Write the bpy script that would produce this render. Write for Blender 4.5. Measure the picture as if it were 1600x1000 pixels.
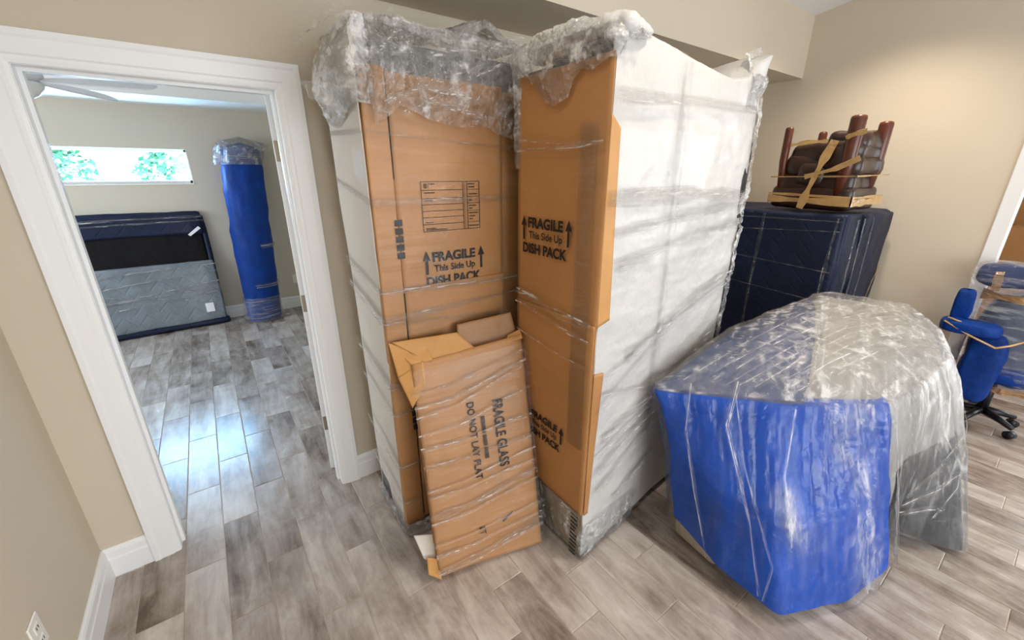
import bpy, bmesh, math, random
import numpy as np
from mathutils import Vector, Matrix
random.seed(7)
sc = bpy.context.scene
for o in list(bpy.data.objects): bpy.data.objects.remove(o)
COL = sc.collection
PI = math.pi

# ------------------------------------------------------------------ camera
FPX = 641.0
PITCH = math.atan(228/641.0); YAW = math.radians(35.9)
cam_d = bpy.data.cameras.new('camera'); cam = bpy.data.objects.new('camera', cam_d); COL.objects.link(cam)
cam_d.sensor_width = 36.0; cam_d.lens = 36.0*FPX/1600.0; cam_d.clip_start = .02
FWD = Vector((math.sin(YAW)*math.cos(PITCH), math.cos(YAW)*math.cos(PITCH), -math.sin(PITCH)))
RGT = Vector((math.cos(YAW), -math.sin(YAW), 0)); UPV = RGT.cross(FWD)
CAMZ = 1.7
cam.matrix_world = Matrix(((RGT.x, UPV.x, -FWD.x, 0), (RGT.y, UPV.y, -FWD.y, 0), (RGT.z, UPV.z, -FWD.z, CAMZ), (0, 0, 0, 1)))
sc.camera = cam
vs = sc.view_settings
vs.view_transform = 'Standard'; vs.look = 'None'; vs.gamma = 1; vs.use_curve_mapping = False
vs.exposure = 0.12
sc.cycles.max_bounces = 10; sc.cycles.transparent_max_bounces = 24; sc.cycles.diffuse_bounces = 5
sc.cycles.glossy_bounces = 3; sc.cycles.caustics_reflective = False; sc.cycles.caustics_refractive = False
sc.cycles.sample_clamp_indirect = 6.0

def in_view(p, m=60):
    d = Vector(p) - Vector((0, 0, CAMZ)); z = d.dot(FWD)
    if z < .05: return False
    x = 800+FPX*d.dot(RGT)/z; y = 500-FPX*d.dot(UPV)/z
    return -m < x < 1600+m and -m < y < 1000+m

# ------------------------------------------------------------------ world and lights
def S(r, g, b):
    def c(v):
        v /= 255.0
        return v/12.92 if v <= .04045 else ((v+.055)/1.055)**2.4
    return (c(r), c(g), c(b), 1)
w = bpy.data.worlds.new('world'); sc.world = w; w.use_nodes = True
wn = w.node_tree.nodes; wl = w.node_tree.links
bg = wn['Background']; bg.inputs[0].default_value = (.36, .62, 1.0, 1); bg.inputs[1].default_value = 60

def area(name, loc, target, sx, sy, power, col):
    l = bpy.data.lights.new(name, 'AREA'); l.shape = 'RECTANGLE'; l.size = sx; l.size_y = sy; l.energy = power; l.color = col
    o = bpy.data.objects.new(name, l); COL.objects.link(o); o.location = loc
    o.rotation_euler = (Vector(target)-Vector(loc)).to_track_quat('-Z', 'Y').to_euler(); return o
def spot(name, loc, power, col, ang=125, blend=.8, r=.06, target=None):
    l = bpy.data.lights.new(name, 'SPOT'); l.energy = power; l.color = col; l.spot_size = math.radians(ang); l.spot_blend = blend; l.shadow_soft_size = r
    o = bpy.data.objects.new(name, l); COL.objects.link(o); o.location = loc
    if target: o.rotation_euler = (Vector(target)-Vector(loc)).to_track_quat('-Z', 'Y').to_euler()
    return o
# daylight from unseen openings behind the camera; added fill lamp on the right
area('daylight_rear', (1.6, -3.85, 1.5), (1.6, 0, 1.2), 4.2, 2.3, 165, (.88, .94, 1.0))
area('fill_right', (6.7, -1.8, 1.5), (3.5, -.6, 1.1), 3.0, 2.1, 75, (.90, .95, 1.0))
# bedroom side window
area('daylight_bedroom', (-3.05, 4.1, 1.5), (0, 4.3, 1.0), 2.2, 1.4, 85, (.78, .89, 1.0))
# warm recessed ceiling lights
WARM = (1.0, .85, .68)
spot('can_light', (3.45, .95, 2.98), 95, WARM)
spot('can_light', (1.55, .45, 3.05), 62, WARM)
spot('can_light', (.15, .9, 2.98), 22, WARM)  # added to brighten the left wall area; no fixture seen there
spot('can_light', (2.6, -1.2, 3.3), 60, WARM)
spot('can_light', (.9, 3.6, 2.60), 22, WARM, 150)

# ------------------------------------------------------------------ numpy noise
def _h(ix, iy, iz, s):
    n = (ix.astype(np.int64)*374761393 + iy.astype(np.int64)*668265263 + iz.astype(np.int64)*2147483647 + s*1274126177) & 0xffffffff
    n = ((n ^ (n >> 13))*1274126177) & 0xffffffff
    n = n ^ (n >> 16)
    return (n & 0xffff)/65535.0
def vnoise(P, s=0):
    P = np.asarray(P, float); i = np.floor(P).astype(np.int64); f = P-i; f = f*f*(3-2*f)
    x, y, z = i[..., 0], i[..., 1], i[..., 2]; u, v, t = f[..., 0], f[..., 1], f[..., 2]
    def c(a, b, d): return _h(x+a, y+b, z+d, s)
    L = lambda a, b, k: a+(b-a)*k
    return L(L(L(c(0,0,0), c(1,0,0), u), L(c(0,1,0), c(1,1,0), u), v), L(L(c(0,0,1), c(1,0,1), u), L(c(0,1,1), c(1,1,1), u), v), t)*2-1
def fbm(P, o=3, s=0):
    P = np.asarray(P, float); r = 0; a = 1
    for k in range(o): r = r+a*vnoise(P*2**k, s+k); a *= .5
    return r
def ridge(P, o=3, s=0):
    P = np.asarray(P, float); r = 0; a = 1; t = 0
    for k in range(o): r = r+a*(1-2*np.abs(vnoise(P*2**k, s+k))); t += a; a *= .55
    return r/t

# ------------------------------------------------------------------ materials
def newmat(name):
    m = bpy.data.materials.new(name); m.use_nodes = True; nt = m.node_tree
    for n in list(nt.nodes):
        if n.type != 'OUTPUT_MATERIAL': nt.nodes.remove(n)
    out = nt.nodes['Material Output']
    def N(t, **k):
        n = nt.nodes.new(t)
        for a, b in k.items():
            if a.startswith('_'): setattr(n, a[1:], b)
            else: n.inputs[a.replace('__', ' ')].default_value = b
        return n
    return m, nt, N, nt.links.new, out
def ramp(N, stops, interp='LINEAR'):
    r = N('ShaderNodeValToRGB'); cr = r.color_ramp; cr.interpolation = interp
    while len(cr.elements) < len(stops): cr.elements.new(.5)
    for e, (p, c) in zip(cr.elements, stops): e.position = p; e.color = c
    return r
def simple(name, col, rough=.6, noise=.06, nscale=6, bump=0.0, bscale=60, coat=0, metal=0, spec=.4, stretch=(1, 1, 1)):
    m, nt, N, L, out = newmat(name)
    b = N('ShaderNodeBsdfPrincipled', Roughness=rough, Metallic=metal)
    b.inputs['Specular IOR Level'].default_value = spec; b.inputs['Coat Weight'].default_value = coat; b.inputs['Coat Roughness'].default_value = .18
    tc = N('ShaderNodeTexCoord'); mp = N('ShaderNodeMapping'); mp.inputs['Scale'].default_value = stretch
    L(tc.outputs['Object'], mp.inputs[0])
    n = N('ShaderNodeTexNoise', Scale=nscale, Detail=4); L(mp.outputs[0], n.inputs['Vector'])
    lo = tuple(max(0, c*(1-noise*2)) for c in col[:3])+(1,); hi = tuple(min(1, c*(1+noise*2)) for c in col[:3])+(1,)
    r = ramp(N, [(.3, lo), (.7, hi)]); L(n.outputs[0], r.inputs[0]); L(r.outputs[0], b.inputs['Base Color'])
    if bump:
        n2 = N('ShaderNodeTexNoise', Scale=bscale, Detail=3); L(mp.outputs[0], n2.inputs['Vector'])
        bp = N('ShaderNodeBump', Strength=bump, Distance=.01); L(n2.outputs[0], bp.inputs['Height']); L(bp.outputs[0], b.inputs['Normal'])
    L(b.outputs[0], out.inputs[0]); return m

def wall_mat(name, col):
    return simple(name, col, .75, .015, 1.2, .08, 220, spec=.25)
M_WALL = wall_mat('wall_paint', S(208, 197, 179))
M_WALL2 = wall_mat('bedroom_paint', S(204, 195, 178))
M_CEIL = simple('ceiling_paint', S(238, 238, 238), .8, .01, 2)
M_TRIM = simple('trim_paint', S(238, 239, 240), .35, .012, 3, .03, 30, spec=.4, stretch=(1, 1, .15))
M_TRAY = simple('tray_paint', S(236, 234, 230), .6, .01, 2)

def plank_mat():
    m, nt, N, L, out = newmat('wood_look_plank')
    b = N('ShaderNodeBsdfPrincipled', Roughness=.3); b.inputs['Specular IOR Level'].default_value = .62
    oi = N('ShaderNodeObjectInfo'); ge = N('ShaderNodeNewGeometry')
    add = N('ShaderNodeMath', _operation='ADD'); L(oi.outputs['Random'], add.inputs[0]); L(ge.outputs['Random Per Island'], add.inputs[1])
    fr = N('ShaderNodeMath', _operation='FRACT'); L(add.outputs[0], fr.inputs[0])
    off = N('ShaderNodeVectorMath', _operation='SCALE'); off.inputs[0].default_value = (37, 91, 13); L(fr.outputs[0], off.inputs['Scale'])
    pos = N('ShaderNodeVectorMath', _operation='ADD'); L(ge.outputs['Position'], pos.inputs[0]); L(off.outputs[0], pos.inputs[1])
    mp = N('ShaderNodeMapping'); mp.inputs['Scale'].default_value = (10, 2.2, 1); L(pos.outputs[0], mp.inputs[0])
    n1 = N('ShaderNodeTexNoise', Scale=1.0, Detail=6, Roughness=.62, Distortion=.6); L(mp.outputs[0], n1.inputs['Vector'])
    mp2 = N('ShaderNodeMapping'); mp2.inputs['Scale'].default_value = (70, 5, 1); L(pos.outputs[0], mp2.inputs[0])
    n2 = N('ShaderNodeTexNoise', Scale=1.0, Detail=4, Roughness=.6); L(mp2.outputs[0], n2.inputs['Vector'])
    n3 = N('ShaderNodeTexNoise', Scale=3.2, Detail=5, Roughness=.7, Distortion=.4); L(pos.outputs[0], n3.inputs['Vector'])
    a1 = N('ShaderNodeMath', _operation='MULTIPLY_ADD'); a1.inputs[1].default_value = .22; L(n2.outputs[0], a1.inputs[0]); L(n1.outputs[0], a1.inputs[2])
    a2 = N('ShaderNodeMath', _operation='MULTIPLY_ADD'); a2.inputs[1].default_value = .30; L(fr.outputs[0], a2.inputs[0]); L(a1.outputs[0], a2.inputs[2])
    a3 = N('ShaderNodeMath', _operation='MULTIPLY_ADD'); a3.inputs[1].default_value = .7; L(n3.outputs[0], a3.inputs[0]); L(a2.outputs[0], a3.inputs[2])
    sub = N('ShaderNodeMath', _operation='SUBTRACT'); sub.inputs[1].default_value = .65; L(a3.outputs[0], sub.inputs[0])
    r = ramp(N, [(.12, S(94, 80, 72)), (.3, S(136, 124, 115)), (.46, S(164, 153, 145)), (.62, S(187, 178, 171)), (.82, S(206, 200, 194))])
    L(sub.outputs[0], r.inputs[0]); L(r.outputs[0], b.inputs['Base Color'])
    bp = N('ShaderNodeBump', Strength=.12, Distance=.004); L(a1.outputs[0], bp.inputs['Height']); L(bp.outputs[0], b.inputs['Normal'])
    rr = N('ShaderNodeMapRange'); rr.inputs['To Min'].default_value = .17; rr.inputs['To Max'].default_value = .32; L(n1.outputs[0], rr.inputs[0]); L(rr.outputs[0], b.inputs['Roughness'])
    L(b.outputs[0], out.inputs[0]); return m
M_PLANK = plank_mat()
M_GROUT = simple('grout', S(186, 174, 160), .8, .05, 20)

def card_mat(name, col, stain=0.0):
    m, nt, N, L, out = newmat(name)
    b = N('ShaderNodeBsdfPrincipled', Roughness=.5); b.inputs['Specular IOR Level'].default_value = .3
    b.inputs['Coat Weight'].default_value = .12; b.inputs['Coat Roughness'].default_value = .3
    tc = N('ShaderNodeTexCoord')
    n = N('ShaderNodeTexNoise', Scale=2.5, Detail=5, Roughness=.6); L(tc.outputs['Object'], n.inputs['Vector'])
    r = ramp(N, [(.3, tuple(c*.88 for c in col[:3])+(1,)), (.7, tuple(c*1.1 for c in col[:3])+(1,))]); L(n.outputs[0], r.inputs[0])
    L(r.outputs[0], b.inputs['Base Color'])
    mp = N('ShaderNodeMapping'); mp.inputs['Scale'].default_value = (4, 4, 60); L(tc.outputs['Object'], mp.inputs[0])
    n2 = N('ShaderNodeTexNoise', Scale=1.2, Detail=3); L(mp.outputs[0], n2.inputs['Vector'])
    bp = N('ShaderNodeBump', Strength=.10, Distance=.01); L(n2.outputs[0], bp.inputs['Height'])
    n4 = N('ShaderNodeTexNoise', Scale=4, Detail=3); L(tc.outputs['Object'], n4.inputs['Vector'])
    bp2 = N('ShaderNodeBump', Strength=.25, Distance=.02); L(n4.outputs[0], bp2.inputs['Height']); L(bp.outputs[0], bp2.inputs['Normal'])
    L(bp2.outputs[0], b.inputs['Normal']); L(bp2.outputs[0], b.inputs['Coat Normal'])
    L(b.outputs[0], out.inputs[0]); return m
M_CARD = card_mat('cardboard', S(178, 129, 80))
M_CARD_L = card_mat('cardboard_light', S(196, 146, 88))
M_CARD_IN = card_mat('cardboard_inner', S(158, 118, 80))
M_INK = simple('black_ink', S(30, 24, 20), .6, .1, 40)
M_DARK = simple('dark_gap', S(24, 20, 18), .9)
M_LINER = simple('grey_panel_liner', S(216, 210, 202), .6, .02, 3, .1, 8, coat=.05)

def pad_mat(name, col, quilt=0.0, rough=.75, coat=0.0, spec=.25):
    m, nt, N, L, out = newmat(name)
    b = N('ShaderNodeBsdfPrincipled', Roughness=rough); b.inputs['Specular IOR Level'].default_value = spec
    b.inputs['Sheen Weight'].default_value = 0; b.inputs['Coat Weight'].default_value = coat; b.inputs['Coat Roughness'].default_value = .2
    tc = N('ShaderNodeTexCoord')
    n = N('ShaderNodeTexNoise', Scale=4, Detail=5); L(tc.outputs['Object'], n.inputs['Vector'])
    r = ramp(N, [(.3, tuple(c*.8 for c in col[:3])+(1,)), (.7, tuple(min(1, c*1.2) for c in col[:3])+(1,))]); L(n.outputs[0], r.inputs[0]); L(r.outputs[0], b.inputs['Base Color'])
    n3 = N('ShaderNodeTexNoise', Scale=260, Detail=1); L(tc.outputs['Object'], n3.inputs['Vector'])
    bp = N('ShaderNodeBump', Strength=.15, Distance=.004); L(n3.outputs[0], bp.inputs['Height'])
    n5 = N('ShaderNodeTexNoise', Scale=9, Detail=3); L(tc.outputs['Object'], n5.inputs['Vector'])
    bq = N('ShaderNodeBump', Strength=.5, Distance=.03); L(n5.outputs[0], bq.inputs['Height']); L(bp.outputs[0], bq.inputs['Normal'])
    last = bq
    if quilt:   # zigzag stitching lines pressed into the pad
        sx = N('ShaderNodeSeparateXYZ'); L(tc.outputs['Object'], sx.inputs[0])
        ad = N('ShaderNodeMath', _operation='ADD'); L(sx.outputs[0], ad.inputs[0]); L(sx.outputs[1], ad.inputs[1])
        pp = N('ShaderNodeMath', _operation='PINGPONG'); pp.inputs[1].default_value = quilt; L(ad.outputs[0], pp.inputs[0])
        zz = N('ShaderNodeMath', _operation='ADD'); L(pp.outputs[0], zz.inputs[0]); L(sx.outputs[2], zz.inputs[1])
        p2 = N('ShaderNodeMath', _operation='PINGPONG'); p2.inputs[1].default_value = quilt*.55; L(zz.outputs[0], p2.inputs[0])
        mr = N('ShaderNodeMapRange'); mr.inputs['From Max'].default_value = quilt*.16; L(p2.outputs[0], mr.inputs[0])
        b3 = N('ShaderNodeBump', Strength=.3, Distance=.01); L(mr.outputs[0], b3.inputs['Height']); L(bq.outputs[0], b3.inputs['Normal']); last = b3
    L(last.outputs[0], b.inputs['Normal']); L(b.outputs[0], out.inputs[0]); return m
M_BLUE = pad_mat('blue_moving_pad', S(0, 72, 174), 0, .8, 0, .05)
M_BLUE2 = pad_mat('royal_blue_cover', S(0, 52, 130), 0, .7, .05)
M_NAVY = pad_mat('navy_quilted_pad', S(18, 28, 54), .09, .7, .12)
M_NAVY2 = pad_mat('navy_film_pad', S(36, 56, 104), 0, .7, .3)
M_BLACKF = pad_mat('black_fabric', S(22, 20, 22), 0, .9)
M_GREYQ = pad_mat('grey_quilted_pad', S(118, 126, 134), .11, .6, .4)
M_GREYPAD = pad_mat('pale_grey_pad', S(150, 148, 145), 0, .7, .1)
M_CHAR = pad_mat('charcoal_fabric', S(36, 38, 44), 0, .6, .3)
M_SLATEG = pad_mat('grey_panel', S(112, 110, 108), 0, .6, .2)
M_SLATE = pad_mat('slate_upholstery', S(88, 100, 124), 0, .5, .4)
M_LEATHER = simple('brown_leather', S(50, 28, 20), .38, .15, 8, .5, 9, coat=.3)
M_WOODLEG = simple('dark_red_wood', S(92, 44, 24), .35, .15, 6, .05, 40, coat=.3, stretch=(8, 8, 1))
M_TAPE = simple('tan_packing_tape', S(196, 158, 104), .22, .08, 10, .3, 25, coat=.5)
M_BTAPE = simple('brown_packing_tape', S(164, 128, 92), .22, .08, 10, .3, 25, coat=.5)
M_LABEL = simple('white_label', S(236, 238, 240), .4, .02)
M_NICKEL = simple('satin_nickel', S(160, 150, 136), .38, .03, 20, metal=.75)
M_PLASTIC = simple('black_plastic', S(22, 22, 28), .35, .05)
M_BEIGE = simple('beige_fabric', S(170, 158, 140), .8, .06, 20, .3, 120)
M_WHITEP = simple('white_plastic', S(240, 238, 232), .3, .01, 4)
M_FAN = simple('fan_white', S(225, 226, 228), .4, .01, 4)
M_LEAF = simple('leaf_green', S(42, 92, 52), .6, .3, 6)
M_BARK = simple('bark', S(96, 80, 66), .9, .2, 12)

def film_mat(name, base=.15, amp=.5, stretch=(3, 3, 30), bump=.5, rough=.12, col=(.95, .96, .97), gloss=.25, cell=0.0, dist=.012, fres=.35):
    """clear plastic film: haze where it lies in several layers (the vertex attribute 'layers'), creases that catch the lights; streaks and layers also paint white highlights"""
    m, nt, N, L, out = newmat(name)
    tc = N('ShaderNodeTexCoord'); mp = N('ShaderNodeMapping'); mp.inputs['Scale'].default_value = stretch; L(tc.outputs['Object'], mp.inputs[0])
    n = N('ShaderNodeTexNoise', Scale=1, Detail=6, Roughness=.65, Distortion=.8); L(mp.outputs[0], n.inputs['Vector'])
    n2 = N('ShaderNodeTexNoise', Scale=14, Detail=5, Roughness=.6, Distortion=1.5); L(tc.outputs['Object'], n2.inputs['Vector'])
    at = N('ShaderNodeAttribute', _attribute_name='layers')
    mr = N('ShaderNodeMapRange'); mr.inputs['From Min'].default_value = .50; mr.inputs['From Max'].default_value = .70; mr.inputs['To Max'].default_value = amp; L(n.outputs[0], mr.inputs[0])
    a = N('ShaderNodeMath', _operation='ADD'); a.inputs[1].default_value = base; L(mr.outputs[0], a.inputs[0])
    mu = N('ShaderNodeMath', _operation='MULTIPLY', _use_clamp=True); L(a.outputs[0], mu.inputs[0]); L(at.outputs['Fac'], mu.inputs[1])
    bp = N('ShaderNodeBump', Strength=bump, Distance=dist); L(n.outputs[0], bp.inputs['Height'])
    bp2 = N('ShaderNodeBump', Strength=bump*.8, Distance=dist*.6); L(n2.outputs[0], bp2.inputs['Height']); L(bp.outputs[0], bp2.inputs['Normal']); last = bp2
    if cell:
        v = N('ShaderNodeTexVoronoi', Scale=cell); v.feature = 'SMOOTH_F1'; L(tc.outputs['Object'], v.inputs['Vector'])
        b3 = N('ShaderNodeBump', Strength=.9, Distance=.006); b3.invert = True; L(v.outputs['Distance'], b3.inputs['Height']); L(bp2.outputs[0], b3.inputs['Normal']); last = b3
    d = N('ShaderNodeBsdfDiffuse'); d.inputs[0].default_value = col+(1,); L(last.outputs[0], d.inputs['Normal'])
    t = N('ShaderNodeBsdfTranslucent'); t.inputs[0].default_value = col+(1,)
    dt = N('ShaderNodeMixShader', Fac=.45); L(d.outputs[0], dt.inputs[1]); L(t.outputs[0], dt.inputs[2])
    tr = N('ShaderNodeBsdfTransparent')
    m1 = N('ShaderNodeMixShader'); L(mu.outputs[0], m1.inputs[0]); L(tr.outputs[0], m1.inputs[1]); L(dt.outputs[0], m1.inputs[2])
    g = N('ShaderNodeBsdfGlossy', Roughness=rough); g.inputs[0].default_value = (1, 1, 1, 1); L(last.outputs[0], g.inputs['Normal'])
    lw = N('ShaderNodeLayerWeight', Blend=fres); L(last.outputs[0], lw.inputs['Normal'])
    gm = N('ShaderNodeMath', _operation='MULTIPLY_ADD', _use_clamp=True); gm.inputs[1].default_value = gloss; gm.inputs[2].default_value = gloss*.05; L(lw.outputs['Fresnel'], gm.inputs[0])
    m2 = N('ShaderNodeMixShader'); L(gm.outputs[0], m2.inputs[0]); L(m1.outputs[0], m2.inputs[1]); L(g.outputs[0], m2.inputs[2])
    L(m2.outputs[0], out.inputs[0]); return m
M_FILM = film_mat('stretch_film', .02, .55, (3.5, 3.5, 26), .7)
M_FILMV = film_mat('stretch_film_draped', .13, .5, (12, 12, 2.2), .8, .12, gloss=.6, fres=.16)
M_STRAP = film_mat('film_strap', .03, .75, (2.5, 2.5, 90), 1.0, .1, gloss=.5)
M_BUBBLE = film_mat('bubble_wrap', .17, .75, (9, 9, 9), .9, .10, gloss=.7, cell=75, dist=.02)
M_FOAM = simple('white_foam_sheet', S(200, 199, 197), .42, .02, 5, .7, 16, coat=.35)

# ------------------------------------------------------------------ mesh helpers
def mesh_obj(name, verts, faces, mat, parent=None, smooth=False, mats=None, attr=None):
    me = bpy.data.meshes.new(name); me.from_pydata([tuple(map(float, v)) for v in verts], [], [tuple(int(i) for i in f) for f in faces])
    if mat: me.materials.append(mat)
    if smooth: me.polygons.foreach_set('use_smooth', [True]*len(me.polygons))
    if attr is not None:
        a = me.attributes.new('layers', 'FLOAT', 'POINT'); a.data.foreach_set('value', np.asarray(attr, dtype=np.float32).ravel())
    me.update()
    o = bpy.data.objects.new(name, me); COL.objects.link(o)
    if parent: o.parent = parent
    return o
def bm_obj(name, bm, mat, parent=None, smooth=False):
    bmesh.ops.recalc_face_normals(bm, faces=bm.faces)
    me = bpy.data.meshes.new(name); bm.to_mesh(me); bm.free(); me.materials.append(mat)
    if smooth: me.polygons.foreach_set('use_smooth', [True]*len(me.polygons))
    o = bpy.data.objects.new(name, me); COL.objects.link(o)
    if parent: o.parent = parent
    return o
def add_box(bm, c0, c1, bev=0, M=None, seg=1):
    x0, y0, z0 = c0; x1, y1, z1 = c1
    r = bmesh.ops.create_cube(bm, size=1.0); vv = r['verts']
    for v in vv:
        v.co = Vector(((x0+x1)/2+v.co.x*(x1-x0), (y0+y1)/2+v.co.y*(y1-y0), (z0+z1)/2+v.co.z*(z1-z0)))
    if bev:
        ed = list({e for v in vv for e in v.link_edges})
        nb = bmesh.ops.bevel(bm, geom=ed, offset=bev, segments=seg, affect='EDGES', profile=.5)
        vv = list({v for f in nb['faces'] for v in f.verts} | {v for v in vv if v.is_valid})
    if M is not None:
        for v in vv: v.co = M @ v.co
    return vv
def box(name, c0, c1, mat, parent=None, bev=0, M=None, seg=1, smooth=False):
    bm = bmesh.new(); add_box(bm, c0, c1, bev, M, seg); return bm_obj(name, bm, mat, parent, smooth)
def frame(o, u, v):
    """matrix whose x runs along u, y into the surface (away from the viewer), z along v, origin o"""
    u = Vector(u).normalized(); n = u.cross(Vector(v)).normalized(); v2 = n.cross(u) * -1
    v2 = u.cross(n)*-1
    if v2.dot(Vector(v)) < 0: v2 = -v2
    y = v2.cross(u)
    return Matrix(((u.x, y.x, v2.x, o[0]), (u.y, y.y, v2.y, o[1]), (u.z, y.z, v2.z, o[2]), (0, 0, 0, 1)))
def grid_faces(nu, nv, closed=False):
    f = []
    m = nu if closed else nu-1
    for j in range(nv-1):
        for i in range(m):
            a = j*nu+i; b = j*nu+(i+1) % nu
            f.append((a, b, b+nu, a+nu))
    return f
def grid_normals(P, closed=False):
    if closed: du = np.roll(P, -1, 1)-np.roll(P, 1, 1)
    else: du = np.gradient(P, axis=1)
    dv = np.gradient(P, axis=0); n = np.cross(du, dv); l = np.linalg.norm(n, axis=2, keepdims=True); return n/np.maximum(l, 1e-9)
def patch(name, P, mat, parent=None, closed=False, layers=None, keep=None, thick=0, crease=0):
    nv, nu = P.shape[:2]; F = grid_faces(nu, nv, closed)
    if layers is not None and crease:
        cr = np.clip(ridge(P*crease, 3, 77), 0, 1)**3; layers = np.broadcast_to(layers, (nv, nu))*(.45+2.6*cr)  # whiter opacity along ridges paints highlights on the wrap
    if keep is not None:
        k = keep.ravel(); F = [f for f in F if all(k[i] for i in f)]
    V = P.reshape(-1, 3); at = None if layers is None else np.broadcast_to(layers, P.shape[:2]).ravel()
    if keep is not None:
        used = sorted({i for f in F for i in f}); mp = {a: b for b, a in enumerate(used)}
        F = [tuple(mp[i] for i in f) for f in F]; V = V[used]; at = None if at is None else at[used]
    o = mesh_obj(name, V, F, mat, parent, True, attr=at if at is not None else None)
    if thick:
        md = o.modifiers.new('thickness', 'SOLIDIFY'); md.thickness = thick; md.offset = 0
    return o
def bilin(p00, p10, p11, p01, nu, nv):
    u = np.linspace(0, 1, nu)[None, :, None]; v = np.linspace(0, 1, nv)[:, None, None]
    a, b, c, d = map(np.array, (p00, p10, p11, p01))
    return (a*(1-u)+b*u)*(1-v)+(d*(1-u)+c*u)*v
def stk(*a): return np.stack(np.broadcast_arrays(*a), -1)
def polyline(pts, n):
    pts = np.array(pts, float); s = np.r_[0, np.cumsum(np.linalg.norm(np.diff(pts, axis=0), axis=1))]; t = np.linspace(0, s[-1], n)
    return np.stack([np.interp(t, s, pts[:, k]) for k in range(3)], 1)
def crease_glints(n, off, seed, layers, rate):  # thin white lines in the opacity, painted as highlights on the film
    jn = np.arange(n, dtype=float)[None]; L_ = .35+0*jn*off[:, None]
    for c in range(3):
        cen = .42*vnoise(stk(jn*rate*.35, jn*0+seed*1.9+c*7.3, jn*0), seed+c); on = np.clip(vnoise(stk(jn*rate*2.2, jn*0+seed*.7+c*3.1, jn*0), seed+9+c)*1.6+.15, 0, 1)
        L_ = L_+on*np.exp(-((off[:, None]-cen)/.055)**2)*(9 if c < 2 else 4)
    return layers*L_
def strap(name, pts, width, parent, normal, mat=None, n=110, m=15, lift=.004, seed=0, layers=1.0, up=(0, 0, 1), wob=.004):
    """a flat ribbon of film or tape laid along a path; it narrows, fans out and creases"""
    C = polyline(pts, n); nrm = np.array(normal, float)
    if nrm.ndim == 1: nrm = np.repeat(nrm[None], n, 0)
    else: nrm = polyline(nrm, n)
    nrm = nrm/np.linalg.norm(nrm, axis=1, keepdims=True)
    T = np.gradient(C, axis=0); T /= np.maximum(np.linalg.norm(T, axis=1, keepdims=True), 1e-9)
    W = np.cross(nrm, T); W /= np.maximum(np.linalg.norm(W, axis=1, keepdims=True), 1e-9)
    ww = width*(.75+.35*vnoise(np.stack([np.arange(n)*.06, np.full(n, seed*3.3), np.zeros(n)], 1), seed))
    off = np.linspace(-.5, .5, m)
    P = C[None]+W[None]*(off[:, None, None]*ww[None, :, None])+nrm[None]*lift
    cr = ridge(np.stack(np.broadcast_arrays(np.arange(n)[None]*.10, off[:, None]*7+seed, np.full((1, n), seed*1.7)), -1), 2, seed)
    P = P+nrm[None]*(cr[..., None]*wob*.7+wob*.7)
    ly = crease_glints(n, off, seed, layers, .10)
    return patch(name, P, mat or M_STRAP, parent, layers=layers if mat in (M_TAPE, M_BTAPE) else ly)
def tube(bm, pts, r, seg=8):
    pts = [Vector(p) for p in pts]; rings = []
    a = None
    for i, p in enumerate(pts):
        t = (pts[min(i+1, len(pts)-1)]-pts[max(i-1, 0)]).normalized()
        if a is None: a = t.cross(Vector((0, 0, 1)) if abs(t.z) < .9 else Vector((1, 0, 0)))
        a = (a-t*a.dot(t)).normalized(); b = t.cross(a)
        rr = r[i] if isinstance(r, (list, tuple)) else r
        rings.append([bm.verts.new(p+a*math.cos(k*2*PI/seg)*rr+b*math.sin(k*2*PI/seg)*rr) for k in range(seg)])
    for A, B in zip(rings, rings[1:]):
        for k in range(seg): bm.faces.new((A[k], A[(k+1) % seg], B[(k+1) % seg], B[k]))
    bm.faces.new(rings[0][::-1]); bm.faces.new(rings[-1])
def empty(name, loc, label, cat, group=None):
    o = bpy.data.objects.new(name, None); COL.objects.link(o); o.location = loc; o.empty_display_size = .1
    o['label'] = label; o['category'] = cat
    if group: o['group'] = group
    bpy.context.view_layer.update()
    return o
def adopt(root):
    """parts were built in world coordinates: take the thing's base out of them"""
    off = Vector(root.location); seen = set()
    for ch in root.children:
        ch.matrix_parent_inverse = Matrix.Translation(-off)
def struct(o):
    o['kind'] = 'structure'; return o
def thing(o, label, cat, group=None):
    o['label'] = label; o['category'] = cat
    if group: o['group'] = group
    return o
def lettering(name, text, o, u, v, height, mat, parent, width=None, bold=.012, spacing=1.0, lift=.0012, align='LEFT'):
    cu = bpy.data.curves.new(name, 'FONT'); cu.body = text; cu.size = 1.0; cu.offset = bold; cu.space_character = spacing; cu.align_x = align
    t = bpy.data.objects.new(name, cu); COL.objects.link(t)
    me = bpy.data.meshes.new_from_object(t.evaluated_get(bpy.context.evaluated_depsgraph_get())); bpy.data.objects.remove(t)
    xs = [q.co.x for q in me.vertices]; ys = [q.co.y for q in me.vertices]
    sy = height/.69; sx = sy if width is None else width/(max(xs)-min(xs)); x0 = min(xs)
    u = Vector(u).normalized(); v = Vector(v).normalized(); n = u.cross(v); O = Vector(o)
    for q in me.vertices: q.co = O+u*((q.co.x-x0)*sx)+v*(q.co.y*sy)+n*lift
    me.materials.append(mat); ob = bpy.data.objects.new(name, me); COL.objects.link(ob)
    if parent: ob.parent = parent
    return ob
def flat_shapes(name, polys, o, u, v, mat, parent, lift=.0014):
    u = Vector(u).normalized(); v = Vector(v).normalized(); n = u.cross(v); O = Vector(o); V = []; F = []
    for p in polys:
        s = len(V); V += [O+u*a+v*b+n*lift for a, b in p]; F.append(tuple(range(s, s+len(p))))
    return mesh_obj(name, V, F, mat, parent)
def rect(x0, y0, x1, y1): return [(x0, y0), (x1, y0), (x1, y1), (x0, y1)]
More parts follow.
